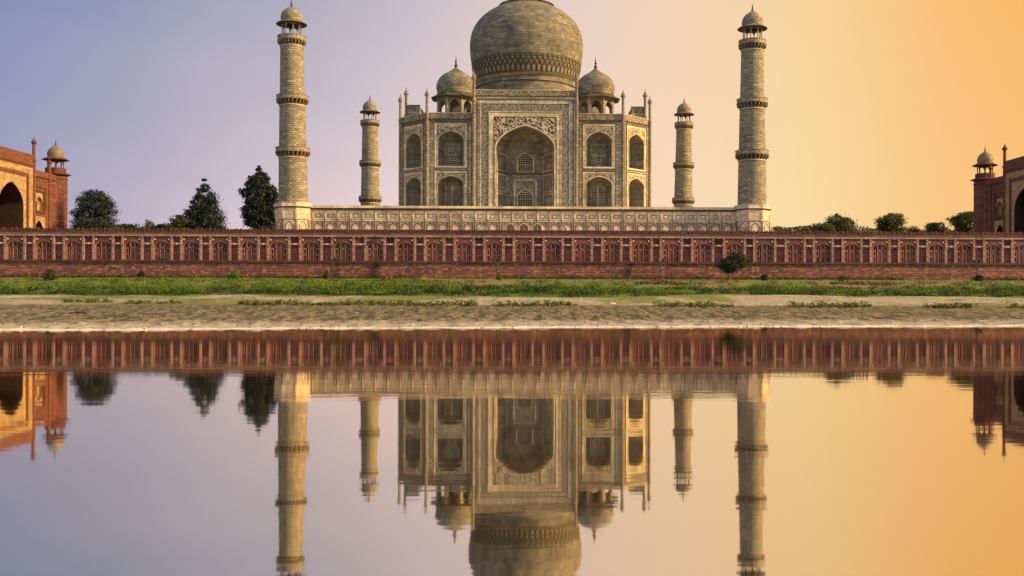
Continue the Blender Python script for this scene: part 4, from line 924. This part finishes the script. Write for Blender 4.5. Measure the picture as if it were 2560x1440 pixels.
brick_m = plain('rubble_brick', (.19,.075,.055), .9, 3, .9, .4)
def rubble(label, p0, p1, Y, n, hmax, seed):
    rng = random.Random(seed); m = MB(); x0, x1 = ax(p0, Y), ax(p1, Y); cxr = (x0+x1)/2
    for k in range(n):
        x = rng.uniform(x0, x1); y = Y+rng.uniform(-1.5, 1.5); z = g(x, y)+rng.uniform(0, hmax)*(1-abs(x-cxr)/(x1-x0)*1.5)
        a = rng.uniform(0, PI); F_ = Fr((x-cxr, y-Y, z), (math.cos(a), math.sin(a), rng.uniform(-.3,.3))); s = rng.uniform(.08, .27)
        m.box(F_, -s, s, -s*.4, s*.5, -s*.6, s*.6, brick_m)
    o = m.build('rubble_heap'); o.location = (cxr, Y, 0); return tag(o, label, 'rubble')
rubble('heap of broken red bricks spilling down the bank left of the portal', 958, 986, 165, 70, .9, 1)
rubble('long spill of broken red bricks on the bank below the fourth lamp post', 1590, 1715, 163, 170, .7, 2)
rubble('scattered broken red stones on the bank between the last two lamp posts', 2065, 2260, 164, 110, .35, 3)
# driftwood and pale stones on the mud
m = MB(); xd = ax(197, 61); zd = g(xd, 61)
m.tube((-.65,0,.05), (-.1,.05,.1), .05, .07, bark, 7); m.tube((-.1,.05,.1), (.55,-.05,.07), .07, .04, bark, 7); m.tube((.1,.03,.1), (.3,.2,.24), .03, .02, bark, 5)
o = m.build('driftwood'); o.location = (xd, 61, zd); tag(o, 'short dark piece of driftwood lying on the mud at left', 'driftwood')
def rock(label, px, Y, s, cat='stone'):
    m = MB(); prof = [(0,-s*.3),(s*.8,-s*.1),(s,s*.2),(s*.7,s*.5),(0,s*.6)]; m.lathe((0,0,0), prof, dot_m, 9); o = m.build('stone', smooth=True)
    for v in o.data.vertices: v.co.x *= 1.6; v.co += Vector((random.uniform(-1,1), random.uniform(-1,1), random.uniform(-1,1)))*s*.12
    x = ax(px, Y); o.location = (x, Y, g(x,Y)); tag(o, label, cat)
rock('white stone lying on the sand near the left edge', 73, 96, .26); rock('small pale stone at the water edge below the nearer right tower', 1851, 48.3, .07); rock('pale stone on the sand below the right part of the platform', 1530, 92, .25)
# people on the terrace
skin = plain('skin', (.25,.13,.08), .7); 
def person(x, y, z, c1, c2, label, pose):
    t0 = thing('person', label, 'person', (x, y, z)); cm = plain('shirt_cloth', c1, .8); pm = plain('trouser_cloth', c2, .8)
    def skinmesh(name, verts, edges, radii, mat, parent):
        me = bpy.data.meshes.new(name); me.from_pydata(verts, edges, []); o = bpy.data.objects.new(name, me); C.objects.link(o); o.parent = parent
        sk = o.modifiers.new('skin', 'SKIN'); sk.use_smooth_shade = True
        for i, r in enumerate(radii): me.skin_vertices[0].data[i].radius = r
        me.skin_vertices[0].data[0].use_root = True
        o.modifiers.new('sub', 'SUBSURF').levels = 1; me.materials.append(mat); return o
    a = pose
    V = [(0,0,.95),(0,0,1.2),(0,0,1.42),(0,0,1.5),(0,0,1.62),(0,0,1.74), (.1,0,.9),(.12,.02*a,.5),(.12,0,.06),(.12,-.14,.03), (-.1,0,.9),(-.12,-.02*a,.5),(-.12,0,.06),(-.12,-.14,.03), (.2,0,1.42),(.27,.03,1.14),(.26,-.1*a,.9), (-.2,0,1.42),(-.27,.03,1.14),(-.26,-.1,.88)]
    E_ = [(0,1),(1,2),(2,3),(3,4),(4,5),(0,6),(6,7),(7,8),(8,9),(0,10),(10,11),(11,12),(12,13),(2,14),(14,15),(15,16),(2,17),(17,18),(18,19)]
    r = [(.15,.11),(.14,.1),(.15,.1),(.06,.06),(.1,.11),(.06,.07),(.09,.09),(.06,.06),(.045,.045),(.04,.03),(.09,.09),(.06,.06),(.045,.045),(.04,.03),(.06,.06),(.045,.045),(.035,.035),(.06,.06),(.045,.045),(.035,.035)]
    skinmesh('body', V, E_, r, skin, t0)
    skinmesh('shirt', [V[0],V[1],V[2],V[14],V[15],V[17],V[18]], [(0,1),(1,2),(2,3),(3,4),(2,5),(5,6)], [(.17,.13),(.16,.12),(.165,.12),(.075,.075),(.06,.06),(.075,.075),(.06,.06)], cm, t0)
    skinmesh('trousers', [V[0],V[6],V[7],V[8],V[10],V[11],V[12]], [(0,1),(1,2),(2,3),(0,4),(4,5),(5,6)], [(.165,.13),(.105,.105),(.08,.08),(.065,.065),(.105,.105),(.08,.08),(.065,.065)], pm, t0)
    m = MB(); m.lathe((0,.01,1.62), [(.105,-.02),(.12,.05),(.11,.13),(.06,.19),(0,.2)], metal, 10); m.build('hair', t0, smooth=True)
for px, c1, c2, lab, ps in ((2134,(.10,.07,.06),(.05,.05,.06),'person in dark clothes, leftmost of the group behind the railing at right',0), (2144,(.6,.6,.72),(.08,.09,.15),'person in a pale shirt, second from left in the group at the railing',1),
        (2151,(.3,.36,.55),(.4,.38,.36),'person in a blue shirt in the middle of the group at the railing',0), (2159,(.4,.18,.14),(.05,.05,.06),'person in a reddish shirt right of the middle of the group',1), (2168,(.09,.08,.08),(.1,.1,.1),'person in dark clothes, rightmost of the group behind the railing',0)):
    person(ax(px, YW+1.6), YW+1.6, 13.2, c1, c2, lab, ps)

# low growth behind the terrace, too far to count
def thicket(name, label, p0, p1, Y, ya, yb, n, seed, mat):
    rng = np.random.default_rng(seed); px = rng.uniform(p0, p1, n); x = np.array([ax(p, Y) for p in (p0, p1)]); xx = x[0]+(px-p0)/(p1-p0)*(x[1]-x[0])
    zt = at((p0+p1)/2, ya, Y)[1]; zb = at((p0+p1)/2, yb, Y)[1]
    top = zb+(zt-zb)*np.clip(.55+fbm(xx*.12, xx*0, 3, seed)*1.6, .1, 1.2); u = rng.uniform(0, 1, n)
    pts = np.stack([xx, Y+rng.normal(size=n)*2.5, G+(top-G)*(1-u*u)], 1)
    return tag(leafmesh(name, pts, .6, mat, rng=rng), label, 'thicket', kind='stuff')
thicket('thicket', 'low line of greenery beyond the terrace on the right, under the orange sky', 1930, 2445, 335, 566, 580, 15000, 21, lf_olive)
thicket('thicket', 'low line of greenery beyond the terrace between the left trees', 285, 470, 345, 556, 572, 6000, 22, lf_olive)
def creeper(label, px, y0, y1, wid, n, seed, mat):
    rng = np.random.default_rng(seed); x, z1 = at(px, y0, YW); z0 = at(px, y1, YW)[1]; u = rng.uniform(0, 1, n)
    dx = np.sin(u*7+seed)*.12+rng.normal(size=n)*wid*(.5+.8*vnoise(u*9, u*0, seed)); zz = z0+(z1-z0)*u
    pts = np.stack([dx, np.where(zz < 7.85, -.42, -.2)-rng.uniform(0, .14, n), zz-z0], 1)
    o = leafmesh('creeper', pts, .17, mat, rng=rng); o.location = (x, YW, z0); return tag(o, label, 'creeper')
creeper('thin dark creeper trailing down the red wall right of the second lamp post', 845, 592, 690, .16, 420, 1, lf_small)
creeper('wide dark creeper streak on the lower red wall left of the portal axis', 940, 652, 694, .5, 520, 2, lf_small)
creeper('narrow dark creeper on the lower red wall right of the tomb portal', 1576, 652, 690, .2, 200, 3, lf_small)
creeper('small plant growing from a narrow wall panel above the leaning tree', 1793, 599, 612, .45, 160, 4, lf_small)
creeper('dark creeper above and left of the wide creeper streak', 938, 590, 606, .3, 120, 5, lf_small)

peb = MB(); rp = random.Random(4); dk = plain('dark_pebble', (.06,.05,.04), .9)
for k in range(420):
    x = rp.uniform(-32, 34); y = float(shore(np.array([x]))[0])+abs(rp.gauss(0, 3))+.3; sz = rp.uniform(.015, .055)
    a = rp.uniform(0, PI); F_ = Fr((x, y, g(x, y)), (math.cos(a), math.sin(a), rp.uniform(-.4, .4))); peb.box(F_, -sz, sz, -sz*.5, sz*.5, -sz*.7, sz*.7, dk if rp.random() < .7 else dot_m)
tag(peb.build('pebbles'), 'tiny stones and clods scattered along the pale water edge', 'pebbles', kind='stuff')
